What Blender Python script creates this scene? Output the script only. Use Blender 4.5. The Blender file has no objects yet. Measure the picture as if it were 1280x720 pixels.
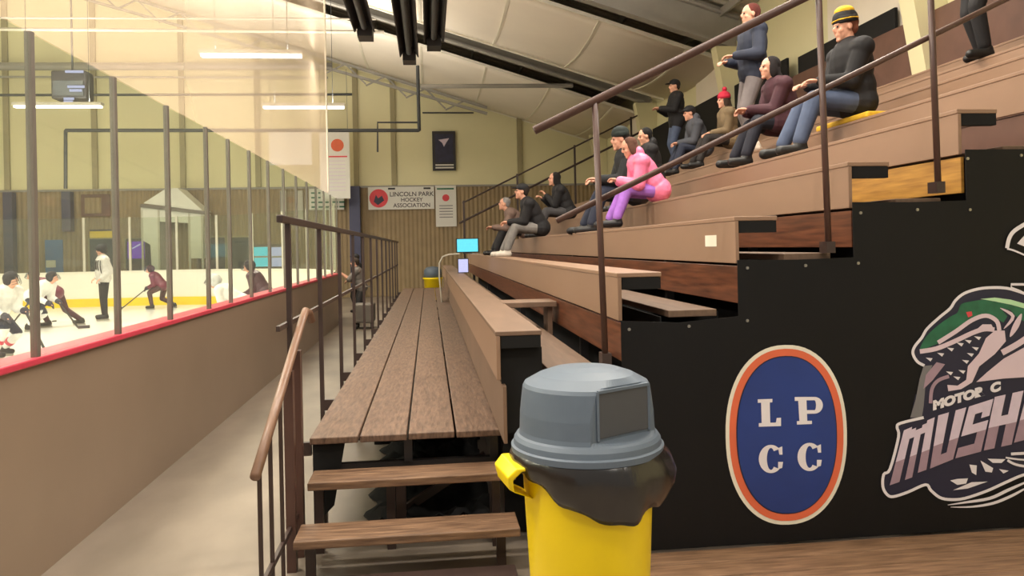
import bpy, bmesh, math, random
import numpy as np
from mathutils import Vector, Matrix
random.seed(7)
S = bpy.context.scene
COL = S.collection
R = math.radians
# ------------------------------------------------------------------ camera
F = 950.0; CXP = 640.0; CYP = 308.0; YAW = R(6.25); ROLL = R(1.2); H = 1.75
_c, _s = math.cos(YAW), math.sin(YAW)
FW = Vector((_s, _c, 0)); RT0 = Vector((_c, -_s, 0)); UP0 = Vector((0, 0, 1))
RT = RT0 * math.cos(ROLL) - UP0 * math.sin(ROLL)
UP = UP0 * math.cos(ROLL) + RT0 * math.sin(ROLL)
OC = Vector((0, 0, H))
cam_d = bpy.data.cameras.new('camera'); cam = bpy.data.objects.new('camera', cam_d); COL.objects.link(cam)
cam_d.sensor_width = 36; cam_d.lens = F * 36 / 1280
cam_d.shift_y = -(360 - CYP) / 1280.0
cam_d.clip_start = .05; cam_d.clip_end = 200
cam.matrix_world = Matrix(((RT.x, UP.x, -FW.x, 0), (RT.y, UP.y, -FW.y, 0), (RT.z, UP.z, -FW.z, H), (0, 0, 0, 1)))
S.camera = cam

def ray(x, y): return FW + RT * ((x - CXP) / F) - UP * ((y - CYP) / F)
def atY(x, y, Y): r = ray(x, y); return OC + r * (Y / r.y)
def atX(x, y, X): r = ray(x, y); return OC + r * (X / r.x)
def atZ(x, y, Z): r = ray(x, y); return OC + r * ((Z - H) / r.z)

# ------------------------------------------------------------------ materials
def srgb(r, g, b):
    f = lambda c: (c / 255 / 12.92) if c / 255 <= .04045 else ((c / 255 + .055) / 1.055) ** 2.4
    return (f(r), f(g), f(b), 1)

def mat(name, col, rough=.6, var=.12, scale=6, stretch=(1, 1, 1), metal=0, bump=0, col2=None, spec=.5, sheen=0, coat=0, detail=5):
    m = bpy.data.materials.new(name); m.use_nodes = True
    n = m.node_tree; b = n.nodes['Principled BSDF']
    b.inputs['Roughness'].default_value = rough; b.inputs['Metallic'].default_value = metal
    b.inputs['Specular IOR Level'].default_value = spec
    if coat: b.inputs['Coat Weight'].default_value = coat
    tc = n.nodes.new('ShaderNodeTexCoord'); mp = n.nodes.new('ShaderNodeMapping')
    mp.inputs['Scale'].default_value = stretch
    no = n.nodes.new('ShaderNodeTexNoise'); no.inputs['Scale'].default_value = scale; no.inputs['Detail'].default_value = detail
    cr = n.nodes.new('ShaderNodeValToRGB')
    c2 = col2 or tuple(min(1, c * (1 + var)) for c in col[:3]) + (1,)
    c1 = tuple(c * (1 - var) for c in col[:3]) + (1,) if not col2 else col
    cr.color_ramp.elements[0].position = .3; cr.color_ramp.elements[1].position = .7
    cr.color_ramp.elements[0].color = c1; cr.color_ramp.elements[1].color = c2
    L = n.links.new
    L(tc.outputs['Object'], mp.inputs['Vector']); L(mp.outputs[0], no.inputs['Vector'])
    L(no.outputs['Fac'], cr.inputs['Fac']); L(cr.outputs['Color'], b.inputs['Base Color'])
    if bump:
        bp = n.nodes.new('ShaderNodeBump'); bp.inputs['Strength'].default_value = bump; bp.inputs['Distance'].default_value = .02
        L(no.outputs['Fac'], bp.inputs['Height']); L(bp.outputs[0], b.inputs['Normal'])
    return m

def emis(name, col, st):
    m = bpy.data.materials.new(name); m.use_nodes = True; n = m.node_tree
    for k in list(n.nodes): n.nodes.remove(k)
    o = n.nodes.new('ShaderNodeOutputMaterial'); e = n.nodes.new('ShaderNodeEmission')
    no = n.nodes.new('ShaderNodeTexNoise'); no.inputs['Scale'].default_value = 9
    mx = n.nodes.new('ShaderNodeMix'); mx.data_type = 'RGBA'
    mx.inputs[6].default_value = col; mx.inputs[7].default_value = tuple(c * .8 for c in col[:3]) + (1,)
    n.links.new(no.outputs['Fac'], mx.inputs[0]); n.links.new(mx.outputs[2], e.inputs[0])
    e.inputs[1].default_value = st; n.links.new(e.outputs[0], o.inputs[0]); return m

def glassy(name, tint, refl=.06, veil=None, amount=0):
    m = bpy.data.materials.new(name); m.use_nodes = True; n = m.node_tree
    for k in list(n.nodes): n.nodes.remove(k)
    o = n.nodes.new('ShaderNodeOutputMaterial'); t = n.nodes.new('ShaderNodeBsdfTransparent'); t.inputs[0].default_value = tint
    g = n.nodes.new('ShaderNodeBsdfGlossy'); g.inputs['Roughness'].default_value = .04
    mx = n.nodes.new('ShaderNodeMixShader'); mx.inputs[0].default_value = refl
    n.links.new(t.outputs[0], mx.inputs[1]); n.links.new(g.outputs[0], mx.inputs[2]); last = mx
    if veil:
        d = n.nodes.new('ShaderNodeBsdfDiffuse'); d.inputs[0].default_value = veil
        tl = n.nodes.new('ShaderNodeBsdfTranslucent'); tl.inputs[0].default_value = veil
        a = n.nodes.new('ShaderNodeMixShader'); a.inputs[0].default_value = .5
        n.links.new(d.outputs[0], a.inputs[1]); n.links.new(tl.outputs[0], a.inputs[2])
        no = n.nodes.new('ShaderNodeTexNoise'); no.inputs['Scale'].default_value = .8
        mr = n.nodes.new('ShaderNodeMapRange'); mr.inputs[3].default_value = amount * .85; mr.inputs[4].default_value = amount * 1.15
        n.links.new(no.outputs['Fac'], mr.inputs[0])
        b = n.nodes.new('ShaderNodeMixShader'); n.links.new(mr.outputs[0], b.inputs[0])
        n.links.new(mx.outputs[0], b.inputs[1]); n.links.new(a.outputs[0], b.inputs[2]); last = b
    n.links.new(last.outputs[0], o.inputs[0]); return m

def ribbed(name, col, axis, freq, depth=.35, rough=.7, dark=.6):
    m = mat(name, col, rough, .08, 3)
    n = m.node_tree; b = n.nodes['Principled BSDF']
    tc = n.nodes.new('ShaderNodeTexCoord'); sp = n.nodes.new('ShaderNodeSeparateXYZ')
    n.links.new(tc.outputs['Object'], sp.inputs[0])
    mu = n.nodes.new('ShaderNodeMath'); mu.operation = 'MULTIPLY'; mu.inputs[1].default_value = freq * 2 * math.pi
    n.links.new(sp.outputs['XYZ'.index(axis)], mu.inputs[0])
    si = n.nodes.new('ShaderNodeMath'); si.operation = 'SINE'; n.links.new(mu.outputs[0], si.inputs[0])
    bp = n.nodes.new('ShaderNodeBump'); bp.inputs['Strength'].default_value = depth; bp.inputs['Distance'].default_value = .03
    n.links.new(si.outputs[0], bp.inputs['Height']); n.links.new(bp.outputs[0], b.inputs['Normal'])
    return m

M = {}
M['concrete'] = mat('concrete', srgb(136, 124, 112), .45, .34, 1.3, (1, .5, 1), bump=.1, detail=8)
M['ice'] = mat('ice', srgb(240, 238, 232), .25, .02, .6)
M['board'] = mat('board_paint', srgb(140, 121, 104), .4, .09, .7, bump=.03)
M['board_white'] = mat('board_white', srgb(236, 232, 220), .5, .02, 1)
M['red'] = mat('cap_red', srgb(205, 62, 84), .4, .06, 3)
M['yellow_kick'] = mat('kick_yellow', srgb(240, 205, 40), .5, .05, 3)
M['glass'] = glassy('rink_glass', (.93, .96, .90, 1), .05, (.45, .45, .42, 1), .05)
M['net'] = glassy('net_mesh', (1, 1, 1, 1), .0, srgb(240, 218, 190), .33)
M['post'] = mat('post_grey', srgb(112, 104, 96), .5, .08, 4, metal=.2)
M['post_pale'] = mat('post_pale', srgb(190, 184, 170), .5, .05, 4)
M['wall'] = mat('wall_yellow', srgb(226, 219, 178), .8, .04, .5)
M['wainscot'] = ribbed('wainscot_brown', srgb(150, 130, 98), 'X', 6.2, .5)
M['pilaster'] = mat('pilaster', srgb(160, 150, 115), .7, .05, 2)
M['blue_col'] = mat('blue_column', srgb(62, 64, 92), .5, .08, 3)
M['fabric'] = mat('roof_fabric', srgb(232, 222, 206), .9, .05, .5, bump=.15)
M['seam'] = mat('seam_white', srgb(232, 226, 208), .7, .03, 3)
M['deck_metal'] = ribbed('roof_metal', srgb(190, 184, 170), 'Y', 3, .8, .5)
M['rafter'] = mat('rafter_grey', srgb(150, 146, 138), .5, .1, 2)
M['dark'] = mat('dark_metal', srgb(42, 38, 38), .45, .15, 3)
M['pipe'] = mat('pipe_dark', srgb(62, 64, 66), .5, .1, 3)
M['pipe_pale'] = mat('pipe_pale', srgb(160, 152, 138), .5, .1, 3)
M['plank'] = mat('deck_plank', srgb(80, 60, 49), .5, .1, 6, (9, 1.4, 3), bump=.25, col2=srgb(122, 97, 80))
M['tan'] = mat('bench_tan', srgb(146, 116, 94), .45, .05, 1.4, (1, .4, 1), bump=.03)
M['tan_worn'] = mat('bench_worn', srgb(118, 94, 77), .5, .12, 3, (3, .5, 1), bump=.1)
M['riser'] = mat('riser_brown', srgb(70, 38, 24), .35, .1, 5, (2, .5, 8), col2=srgb(118, 70, 46))
M['ply'] = mat('riser_plywood', srgb(150, 104, 44), .4, .1, 5, (1, .6, 8), col2=srgb(196, 146, 66))
M['rust'] = mat('riser_reddish', srgb(98, 68, 56), .5, .12, 4)
M['foot'] = mat('foot_board', srgb(104, 82, 66), .6, .15, 5, (6, .6, 3), bump=.15)
M['rail'] = mat('rail_brown', srgb(78, 52, 44), .42, .1, 8, spec=.6)
M['rail_dark'] = mat('rail_dark', srgb(58, 44, 40), .4, .1, 8)
M['rail_tan'] = mat('rail_tan', srgb(126, 96, 78), .35, .1, 8)
M['step'] = mat('step_wood', srgb(80, 57, 42), .5, .1, 5, (1, 9, 9), bump=.2, col2=srgb(134, 104, 80))
M['floorwood'] = mat('floor_boards', srgb(104, 78, 58), .5, .1, 5, (1, 9, 3), bump=.1, col2=srgb(146, 114, 88))
M['vinyl'] = mat('black_vinyl', srgb(12, 11, 13), .55, .15, 2.5, (3, 1, .7), bump=.15, spec=.3)
M['black'] = mat('black_cloth', srgb(12, 11, 11), .9, .15, 5)  # also colours the sheets that stand in for shade under benches and platform
M['white_print'] = mat('print_white', srgb(232, 226, 230), .5, .03, 4)
M['grey_print'] = mat('print_grey', srgb(120, 118, 120), .5, .03, 4)
M['pink_print'] = mat('print_pink', srgb(222, 200, 210), .5, .03, 4)
M['mauve_print'] = mat('print_mauve', srgb(164, 138, 152), .5, .06, 20)
M['lav_print'] = mat('print_lavender', srgb(216, 200, 216), .5, .05, 20)
M['navy_print'] = mat('print_navy', srgb(34, 34, 58), .5, .08, 4)
M['green_print'] = mat('print_green', srgb(38, 104, 74), .5, .2, 14)
M['lime_print'] = mat('print_light_green', srgb(186, 226, 178), .5, .05, 4)
M['blue_print'] = mat('print_blue', srgb(34, 58, 128), .45, .12, 3)
M['orange_print'] = mat('print_orange', srgb(222, 106, 70), .5, .05, 4)
M['red_print'] = mat('print_red', srgb(214, 70, 78), .6, .1, 4)
M['text_dark'] = mat('print_dark', srgb(70, 60, 66), .6, .05, 4)
M['brass'] = mat('grommet', srgb(170, 165, 155), .3, .05, 4, metal=.9)
M['can'] = mat('can_yellow', srgb(248, 216, 0), .38, .03, 3)
M['lid'] = mat('lid_grey', srgb(92, 104, 118), .5, .05, 5, bump=.03)
M['flap'] = mat('lid_flap', srgb(72, 74, 80), .5, .05, 5)
M['bag'] = mat('bag_black', srgb(28, 24, 22), .25, .2, 7, (1, 1, .4), bump=.5, spec=.8)
M['skin'] = mat('skin', srgb(214, 158, 132), .55, .05, 9)
M['tent'] = mat('tent_white', srgb(222, 220, 212), .7, .04, 2)
M['blue_door'] = mat('door_blue', srgb(60, 110, 170), .5, .1, 2)
M['win'] = mat('window_dark', srgb(62, 70, 78), .15, .5, 1.4, spec=.9)
M['navy_sign'] = mat('sign_navy', srgb(40, 40, 66), .5, .3, 5)
M['cyan'] = emis('screen_cyan', srgb(110, 225, 245), 1.3)
M['lavscreen'] = emis('screen_lavender', srgb(205, 205, 245), 1.2)
M['purple'] = emis('purple_glow', srgb(120, 50, 210), .9)
M['tube'] = emis('tube_light', srgb(255, 250, 232), 5)
M['acrylic'] = glassy('clear_acrylic', (.9, .92, .92, 1), .1, srgb(190, 190, 190), .3)
def cloth(name, c, rough=.8, var=.12): 
    k = 'cl_' + name
    if k not in M: M[k] = mat(name + '_cloth', srgb(*(q * .72 if max(c) < 60 else q for q in c)), rough, var, 12, bump=.1)
    return M[k]

# ------------------------------------------------------------------ mesh helpers
def bm_obj(name, bm, m, parent=None, smooth=False, loc=None):
    me = bpy.data.meshes.new(name); bmesh.ops.recalc_face_normals(bm, faces=bm.faces); bm.to_mesh(me); bm.free()
    for k in (m if isinstance(m, (list, tuple)) else [m]): me.materials.append(k)
    if smooth:
        for p in me.polygons: p.use_smooth = True
    o = bpy.data.objects.new(name, me); COL.objects.link(o)
    if parent: o.parent = parent
    if loc: o.location = loc
    return o
def box(bm, x0, x1, y0, y1, z0, z1, mi=0):
    v = [bm.verts.new((x, y, z)) for x in (x0, x1) for y in (y0, y1) for z in (z0, z1)]
    for f in ((0, 1, 3, 2), (4, 6, 7, 5), (0, 4, 5, 1), (2, 3, 7, 6), (0, 2, 6, 4), (1, 5, 7, 3)):
        bm.faces.new([v[i] for i in f]).material_index = mi
def bar(bm, a, b, w, h=None, up=(0, 0, 1)):
    a = Vector(a); b = Vector(b); h = h or w; d = (b - a).normalized(); u = Vector(up)
    s = d.cross(u)
    if s.length < 1e-4: s = d.cross(Vector((0, 1, 0)))
    s.normalize(); t = s.cross(d)
    v = [bm.verts.new(p + s * (i * w / 2) + t * (j * h / 2)) for p in (a, b) for i in (-1, 1) for j in (-1, 1)]
    for f in ((0, 1, 3, 2), (4, 6, 7, 5), (0, 4, 5, 1), (2, 3, 7, 6), (0, 2, 6, 4), (1, 5, 7, 3)): bm.faces.new([v[i] for i in f])
def tube(bm, pts, r, n=12, caps=True):
    pts = [Vector(p) for p in pts]; rings = []
    rs = r if isinstance(r, (list, tuple)) else [r] * len(pts)
    prev = None
    for i, p in enumerate(pts):
        d = (pts[min(i + 1, len(pts) - 1)] - pts[max(i - 1, 0)]).normalized()
        if prev is None:
            s = d.cross(Vector((0, 0, 1)))
            if s.length < 1e-3: s = Vector((1, 0, 0))
        else: s = prev - d * prev.dot(d)
        s.normalize(); prev = s; t = d.cross(s)
        rings.append([bm.verts.new(p + (s * math.cos(a) + t * math.sin(a)) * rs[i]) for a in [2 * math.pi * k / n for k in range(n)]])
    for q in range(len(rings) - 1):
        for k in range(n): bm.faces.new((rings[q][k], rings[q][(k + 1) % n], rings[q + 1][(k + 1) % n], rings[q + 1][k]))
    if caps: bm.faces.new(rings[0][::-1]); bm.faces.new(rings[-1])
def capsule(bm, a, b, ra, rb, n=12):
    a = Vector(a); b = Vector(b); d = b - a
    if d.length < 1e-5: d = Vector((0, 0, 1e-4))
    d.normalize(); pts = []; rs = []
    for k in (10, 35, 60): t = R(90 - k); 
    for t in (80, 50, 22): pts.append(a - d * ra * math.sin(R(t))); rs.append(ra * math.cos(R(t)))
    pts.append(a); rs.append(ra); pts.append(b); rs.append(rb)
    for t in (22, 50, 80): pts.append(b + d * rb * math.sin(R(t))); rs.append(rb * math.cos(R(t)))
    tube(bm, pts, rs, n)
def ellip(bm, c, r, m=None, n=16, k=10):
    m = m or Matrix.Identity(3); c = Vector(c); rings = []
    for i in range(1, k):
        th = math.pi * i / k
        rings.append([bm.verts.new(c + m @ Vector((r[0] * math.sin(th) * math.cos(2 * math.pi * j / n), r[1] * math.sin(th) * math.sin(2 * math.pi * j / n), r[2] * math.cos(th)))) for j in range(n)])
    t = bm.verts.new(c + m @ Vector((0, 0, r[2]))); b = bm.verts.new(c - m @ Vector((0, 0, r[2])))
    for j in range(n):
        bm.faces.new((t, rings[0][j], rings[0][(j + 1) % n])); bm.faces.new((b, rings[-1][(j + 1) % n], rings[-1][j]))
        for i in range(len(rings) - 1): bm.faces.new((rings[i][j], rings[i + 1][j], rings[i + 1][(j + 1) % n], rings[i][(j + 1) % n]))
def lathe(bm, prof, n=48, warp=None, caps=(False, False)):
    rings = []
    for (r, z) in prof:
        ring = []
        for k in range(n):
            a = 2 * math.pi * k / n; p = Vector((r * math.cos(a), r * math.sin(a), z))
            if warp: p = warp(p, a)
            ring.append(bm.verts.new(p))
        rings.append(ring)
    for q in range(len(rings) - 1):
        for k in range(n): bm.faces.new((rings[q][k], rings[q][(k + 1) % n], rings[q + 1][(k + 1) % n], rings[q + 1][k]))
    if caps[0]: bm.faces.new(rings[0][::-1])
    if caps[1]: bm.faces.new(rings[-1])
def B(name, m, parent, *boxes, loc=None):
    bm = bmesh.new()
    for b in boxes: box(bm, *b)
    return bm_obj(name, bm, m, parent, loc=loc)
def bevel(o, w=.004, seg=2):
    md = o.modifiers.new('bevel', 'BEVEL'); md.width = w; md.segments = seg; md.limit_method = 'ANGLE'; return o
def empty(name, loc, rz=0):
    o = bpy.data.objects.new(name, None); COL.objects.link(o); o.location = loc; o.rotation_euler = (0, 0, rz); o.empty_display_size = .1
    return o
def tag(o, label, cat, group=None, kind=None):
    o['label'] = label; o['category'] = cat
    if group: o['group'] = group
    if kind: o['kind'] = kind
    return o
def struct(o, label=None):
    o['kind'] = 'structure'
    if label: o['label'] = label
    return o
def poly(bm, pts, mi=0):
    f = bm.faces.new([bm.verts.new(p) for p in pts]); f.material_index = mi; return f

# ------------------------------------------------------------------ building shell
WY = 28.5; WX = 6.45; RIDGE = -12.6; EAVE = 5.65; SL = .31; LX = RIDGE * 2 - WX
def roofz(x): return EAVE + SL * (WX - x) if x > RIDGE else EAVE + SL * (x - LX)
struct(B('floor', M['concrete'], None, (LX, WX, -3, WY, -.1, 0)), 'worn grey concrete floor of the walkway')
ice_o = bmesh.new()
RX = -2.15; IY1 = 25.7; RAD = 7.2
def corner(rx, r, n=16):   # walkway-side corner of the rink: outline from straight boards to end boards
    return [(rx - r + r * math.cos(a), IY1 - r + r * math.sin(a)) for a in [math.pi / 2 * k / n for k in range(n + 1)]]
outline = [(RX - .12, -3)] + corner(RX - .12, RAD) + [(-26, IY1), (-26, -3)]
f = ice_o.faces.new([ice_o.verts.new((x, y, .1)) for x, y in outline])
g = bmesh.ops.extrude_face_region(ice_o, geom=[f]); bmesh.ops.translate(ice_o, verts=[v for v in g['geom'] if isinstance(v, bmesh.types.BMVert)], vec=(0, 0, -.095))
struct(bm_obj('floor_ice', ice_o, M['ice']), 'bright white ice sheet of the rink')
bm = bmesh.new()     # far wall with gabled top
pts = [(LX, 0), (WX, 0), (WX, roofz(WX) + 1), (RIDGE, roofz(RIDGE) + 1), (LX, roofz(LX) + 1)]
a = [bm.verts.new((x, WY, z)) for x, z in pts]; b = [bm.verts.new((x, WY + .2, z)) for x, z in pts]
bm.faces.new(a); bm.faces.new(b[::-1])
for i in range(5): bm.faces.new((a[i], b[i], b[(i + 1) % 5], a[(i + 1) % 5]))
struct(bm_obj('wall_back', bm, M['wall']), 'pale yellow end wall above brown panelling')
struct(B('wall_right', M['wall'], None, (WX, WX + .2, -3, WY, 0, 6.6)), 'pale yellow side wall above the top bleacher row')
struct(B('wall_left', M['wall'], None, (LX - .2, LX, -3, WY, 0, 6.6)), 'far side wall across the rink')
struct(B('trim_1', M['wainscot'], None, (LX + .01, WX - .01, WY - .06, WY, 0, 4.02)), 'brown ribbed panelling on the lower end wall')
struct(B('trim_2', M['rafter'], None, (LX + .01, WX - .01, WY - .1, WY - .02, 4.02, 4.09)), 'ledge strip on top of the brown panelling')
# roof: metal deck with fabric insulation bays slung between rafters
RAF = [26.9, 20.9, 14.9, 8.9, 2.9]
def slope_slab(bm, x0, x1, y0, y1, dz, th=.05, sag=0, ny=1):
    nx = 8
    g = [[bm.verts.new((x0 + (x1 - x0) * i / nx, y0 + (y1 - y0) * j / ny, roofz(x0 + (x1 - x0) * i / nx) + dz - sag * math.sin(math.pi * j / ny) )) for j in range(ny + 1)] for i in range(nx + 1)]
    h = [[bm.verts.new(v.co + Vector((0, 0, th))) for v in r] for r in g]
    for i in range(nx):
        for j in range(ny):
            bm.faces.new((g[i][j], g[i + 1][j], g[i + 1][j + 1], g[i][j + 1])); bm.faces.new((h[i][j], h[i][j + 1], h[i + 1][j + 1], h[i + 1][j]))
    for j in range(ny):
        bm.faces.new((g[0][j], g[0][j + 1], h[0][j + 1], h[0][j])); bm.faces.new((g[nx][j + 1], g[nx][j], h[nx][j], h[nx][j + 1]))
    for i in range(nx):
        bm.faces.new((g[i + 1][0], g[i][0], h[i][0], h[i + 1][0])); bm.faces.new((g[i][ny], g[i + 1][ny], h[i + 1][ny], h[i][ny]))
bm = bmesh.new(); slope_slab(bm, RIDGE, WX, -3, WY, .75); slope_slab(bm, LX, RIDGE, -3, WY, .75)
struct(bm_obj('ceiling', bm, M['deck_metal']), 'ribbed grey metal roof deck')
ti = 3
for (y0, y1) in ((22.3, WY), (15.7, 20.0)):
    bm = bmesh.new(); slope_slab(bm, RIDGE, WX - .02, y0, y1, 0, .03, .16, 10)
    slope_slab(bm, LX, RIDGE, y0, y1, 0, .03, .12, 10)
    struct(bm_obj('trim_%d' % ti, bm, M['fabric'], smooth=True), 'cream fabric roof insulation'); ti += 1
    bm = bmesh.new()
    for x in np.arange(-11.5, 6.2, 1.9):
        ps = [(x, y0 + (y1 - y0) * j / 10, roofz(x) - .012 - .16 * math.sin(math.pi * j / 10)) for j in range(11)]
        for p, q in zip(ps, ps[1:]): bar(bm, p, q, .07, .02)
    for y in (y0, y1): bar(bm, (RIDGE, y, roofz(RIDGE)), (WX - .05, y, roofz(WX)), .07, .07)
    struct(bm_obj('trim_%d' % ti, bm, M['seam']), 'white seam strips of the roof insulation'); ti += 1
for y in RAF:
    bm = bmesh.new()
    for (xa, xb) in ((RIDGE, WX - .1), (LX + .1, RIDGE)):
        za, zb = roofz(xa), roofz(xb)
        for dz in (-.02, .6): bar(bm, (xa, y, za + dz), (xb, y, zb + dz), .24, .05)
        bar(bm, (xa, y, za + .29), (xb, y, zb + .29), .03, .6)
    struct(bm_obj('trim_%d' % ti, bm, M['rafter']), 'grey steel roof rafter'); ti += 1
bm = bmesh.new()
for x in np.arange(-12, 6.3, 1.5): bar(bm, (x, -3, roofz(x) + .62), (x, WY - .05, roofz(x) + .62), .06, .16)
struct(bm_obj('trim_%d' % ti, bm, M['rafter']), 'steel purlins under the roof deck'); ti += 1
# tapered pale wall columns and insulation panels between them
for y in RAF[:4]:
    bm = bmesh.new(); v = []
    for (z, w) in ((3.2, .2), (5.7, .62)):
        v += [bm.verts.new((WX - w, y - .14, z)), bm.verts.new((WX - .01, y - .14, z)), bm.verts.new((WX - .01, y + .14, z)), bm.verts.new((WX - w, y + .14, z))]
    for k in range(4): bm.faces.new((v[k], v[(k + 1) % 4], v[4 + (k + 1) % 4], v[4 + k]))
    bm.faces.new(v[:4]); bm.faces.new(v[4:])
    struct(bm_obj('trim_%d' % ti, bm, M['wall']), 'tapered pale yellow frame column'); ti += 1
bm = bmesh.new()
for y0 in RAF[1:]: 
    box(bm, WX - .05, WX - .005, y0 + .3, y0 + 2.6, 4.4, 5.9)
struct(bm_obj('trim_%d' % ti, bm, M['fabric']), 'tan fabric panels on the side wall'); ti += 1
bm = bmesh.new()
for px in (650, 445, 228, 118, 8, 322, 492):
    x = atY(px, 200, WY - .1).x; box(bm, x - .09, x + .09, WY - .1, WY - .01, 4.1, roofz(x) + .1)
struct(bm_obj('trim_%d' % ti, bm, M['pilaster']), 'slim wall columns above the panelling'); ti += 1
x = atY(444.5, 300, WY - .4).x
struct(B('trim_%d' % ti, M['blue_col'], None, (x - .19, x + .19, WY - .55, WY - .15, 0, 4.05)), 'dark blue steel column'); ti += 1
for px, z0 in ((11, 0), (84, 2.6)):
    x = atY(px, 300, WY - .3).x
    struct(B('trim_%d' % ti, M['blue_col'], None, (x - .15, x + .15, WY - .35, WY - .07, z0, 4.0)), 'blue-grey wall column'); ti += 1

# ------------------------------------------------------------------ pipes and wires near the roof
def pipe_run(label, pts, r, m, name='roof_pipe', cat='pipe', n=8):
    bm = bmesh.new(); tube(bm, pts, r, n); return tag(bm_obj(name, bm, m), label, cat)
def Y3(x, y, Y): return tuple(atY(x, y, Y))
pa = Vector(Y3(82, 236, 24)); pb = Vector(Y3(82, 163, 24)); pc = Vector(Y3(524, 163, 24)); pd = Vector(Y3(522, 82, 24))
pipe_run('long dark pipe across the end wall that turns up to the roof', [pa, pb + Vector((0, 0, -.02)), pb, pc + Vector((-.02, 0, 0)), pc, pd], .055, M['pipe'])
pipe_run('short dark pipe bracket above the long dark pipe', [Y3(472, 190, 24), Y3(472, 153, 24), Y3(523, 153, 24)], .03, M['pipe'])
pipe_run('thick grey pipe high across the left of the end wall', [Y3(-60, 83, 27.9), Y3(415, 83, 27.9)], .14, M['rafter'])
pipe_run('thin grey pipe just below the thick grey pipe', [Y3(-60, 96, 27.9), Y3(410, 97, 27.9)], .04, M['rafter'])
pipe_run('thin dark pipe above the long fluorescent lights', [Y3(-60, 119, 27.8), Y3(440, 118, 27.8)], .045, M['pipe'])
pipe_run('upper pale cable strung across the roof', [Y3(-60, 22, 20.9), Y3(470, 24, 20.9)], .028, M['pipe_pale'], 'roof_cable', 'cable')
pipe_run('lower pale cable strung across the roof', [Y3(-60, 36, 20.9), Y3(480, 40, 20.9)], .045, M['pipe_pale'], 'roof_cable', 'cable')
pipe_run('grey tie pipe under the middle rafter, right of the heaters', [Y3(526, 108, 20.9), Y3(716, 107, 20.9)], .06, M['rafter'])
pipe_run('thin dark pipe under the insulation near the top of the end wall', [Y3(528, 141, 28.2), Y3(592, 141, 28.2)], .03, M['pipe'])
# lattice joist near the end wall
jt = tag(empty('lattice_joist', (-4, 27.4, roofz(-4) - .2)), 'grey open lattice joist below the roof by the end wall', 'joist')
def jz(x): return roofz(x) - .18
bm = bmesh.new(); base = Vector(jt.location)
for dz in (0, -.55): bar(bm, Vector((RIDGE, 27.4, jz(RIDGE) + dz)) - base, Vector((2.2, 27.4, jz(2.2) + dz * .4)) - base, .09, .09)
bm_obj('chord', bm, M['rafter'], jt)
bm = bmesh.new(); xs = np.arange(RIDGE, 2.0, .7)
for i, x in enumerate(xs[:-1]):
    t0 = -.55 if i % 2 else 0; t1 = 0 if i % 2 else -.5
    bar(bm, Vector((x, 27.4, jz(x) + t0)) - base, Vector((xs[i + 1], 27.4, jz(xs[i + 1]) + t1)) - base, .05, .05)
bm_obj('web_bar', bm, M['rafter'], jt)
# tube heaters hanging over the platform
def heater(x, y0, y1, z, label, tilt=0):
    h = tag(empty('tube_heater', (x, y0, z)), label, 'heater', 'radiant tube heaters')
    bm = bmesh.new(); L = y1 - y0
    pr = [(-.17, -.08), (-.08, .12), (.08, .12), (.17, -.08), (.15, -.08), (.07, .1), (-.07, .1), (-.15, -.08)]
    A = [bm.verts.new((p, 0, q)) for p, q in pr]; Bv = [bm.verts.new((p, L, q)) for p, q in pr]
    for i in range(8): bm.faces.new((A[i], A[(i + 1) % 8], Bv[(i + 1) % 8], Bv[i]))
    bm.faces.new(A); bm.faces.new(Bv[::-1]); bm_obj('reflector', bm, M['dark'], h)
    bm = bmesh.new(); tube(bm, [(0, .1, -.02), (0, L - .1, -.02)], .05); bm_obj('burner_tube', bm, M['pipe'], h)
    bm = bmesh.new(); box(bm, -.12, .12, L - .02, L + .35, -.14, .12); bm_obj('burner_box', bm, M['dark'], h)
    bm = bmesh.new()
    for yy in (L * .3, L * .9): bar(bm, (0, yy, .1), (0, yy, roofz(x) + .6 - z), .02)
    bm_obj('hanger', bm, M['pipe'], h)
heater(-.28, 7, 13.9, 5.3, 'long dark tube heater, middle of the three over the platform')
heater(.16, 7, 12.9, 5.3, 'dark tube heater, rightmost of the three over the platform')
heater(-.96, 7, 12.5, 5.35, 'dark tube heater, leftmost of the three beside the net')

# ------------------------------------------------------------------ lights
def ceil_light(x, y, z, label, group, L=2.1, power=100, vis=True):
    t = tag(empty('fluorescent_light', (x, y, z)), label, 'ceiling light', group)
    B('housing', M['post_pale'], t, (-L / 2, L / 2, -.1, .1, 0, .07))
    bm = bmesh.new()
    for dy in (-.05, .05): tube(bm, [(-L / 2 + .03, dy, -.03), (L / 2 - .03, dy, -.03)], .028, 8)
    bm_obj('tube', bm, M['tube'], t)
    bm = bmesh.new()
    for dx in (-L * .35, L * .35): bar(bm, (dx, 0, .05), (dx, 0, roofz(x + dx) + .5 - z), .012)
    bm_obj('hanger', bm, M['pipe'], t)
    ld = bpy.data.lights.new('lamp', 'AREA'); ld.shape = 'RECTANGLE'; ld.size = L; ld.size_y = .25; ld.energy = power * PW; ld.color = (1, .93, .83)
    lo = bpy.data.objects.new('lamp', ld); COL.objects.link(lo); lo.parent = t; lo.location = (0, 0, -.08)
    lu = bpy.data.lights.new('lamp', 'AREA'); lu.shape = 'RECTANGLE'; lu.size = L; lu.size_y = .2; lu.energy = power * PW * (2.2 if x > -2.1 else .9); lu.color = (1, .93, .83)  # upward lamp added to brighten the roof, strongest over the bleachers
    lo = bpy.data.objects.new('lamp', lu); COL.objects.link(lo); lo.parent = t; lo.location = (0, 0, .1); lo.rotation_euler = (math.pi, 0, 0)
    return t
PW = 1.7
G = 'long fluorescent lights hanging over the rink'
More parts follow.
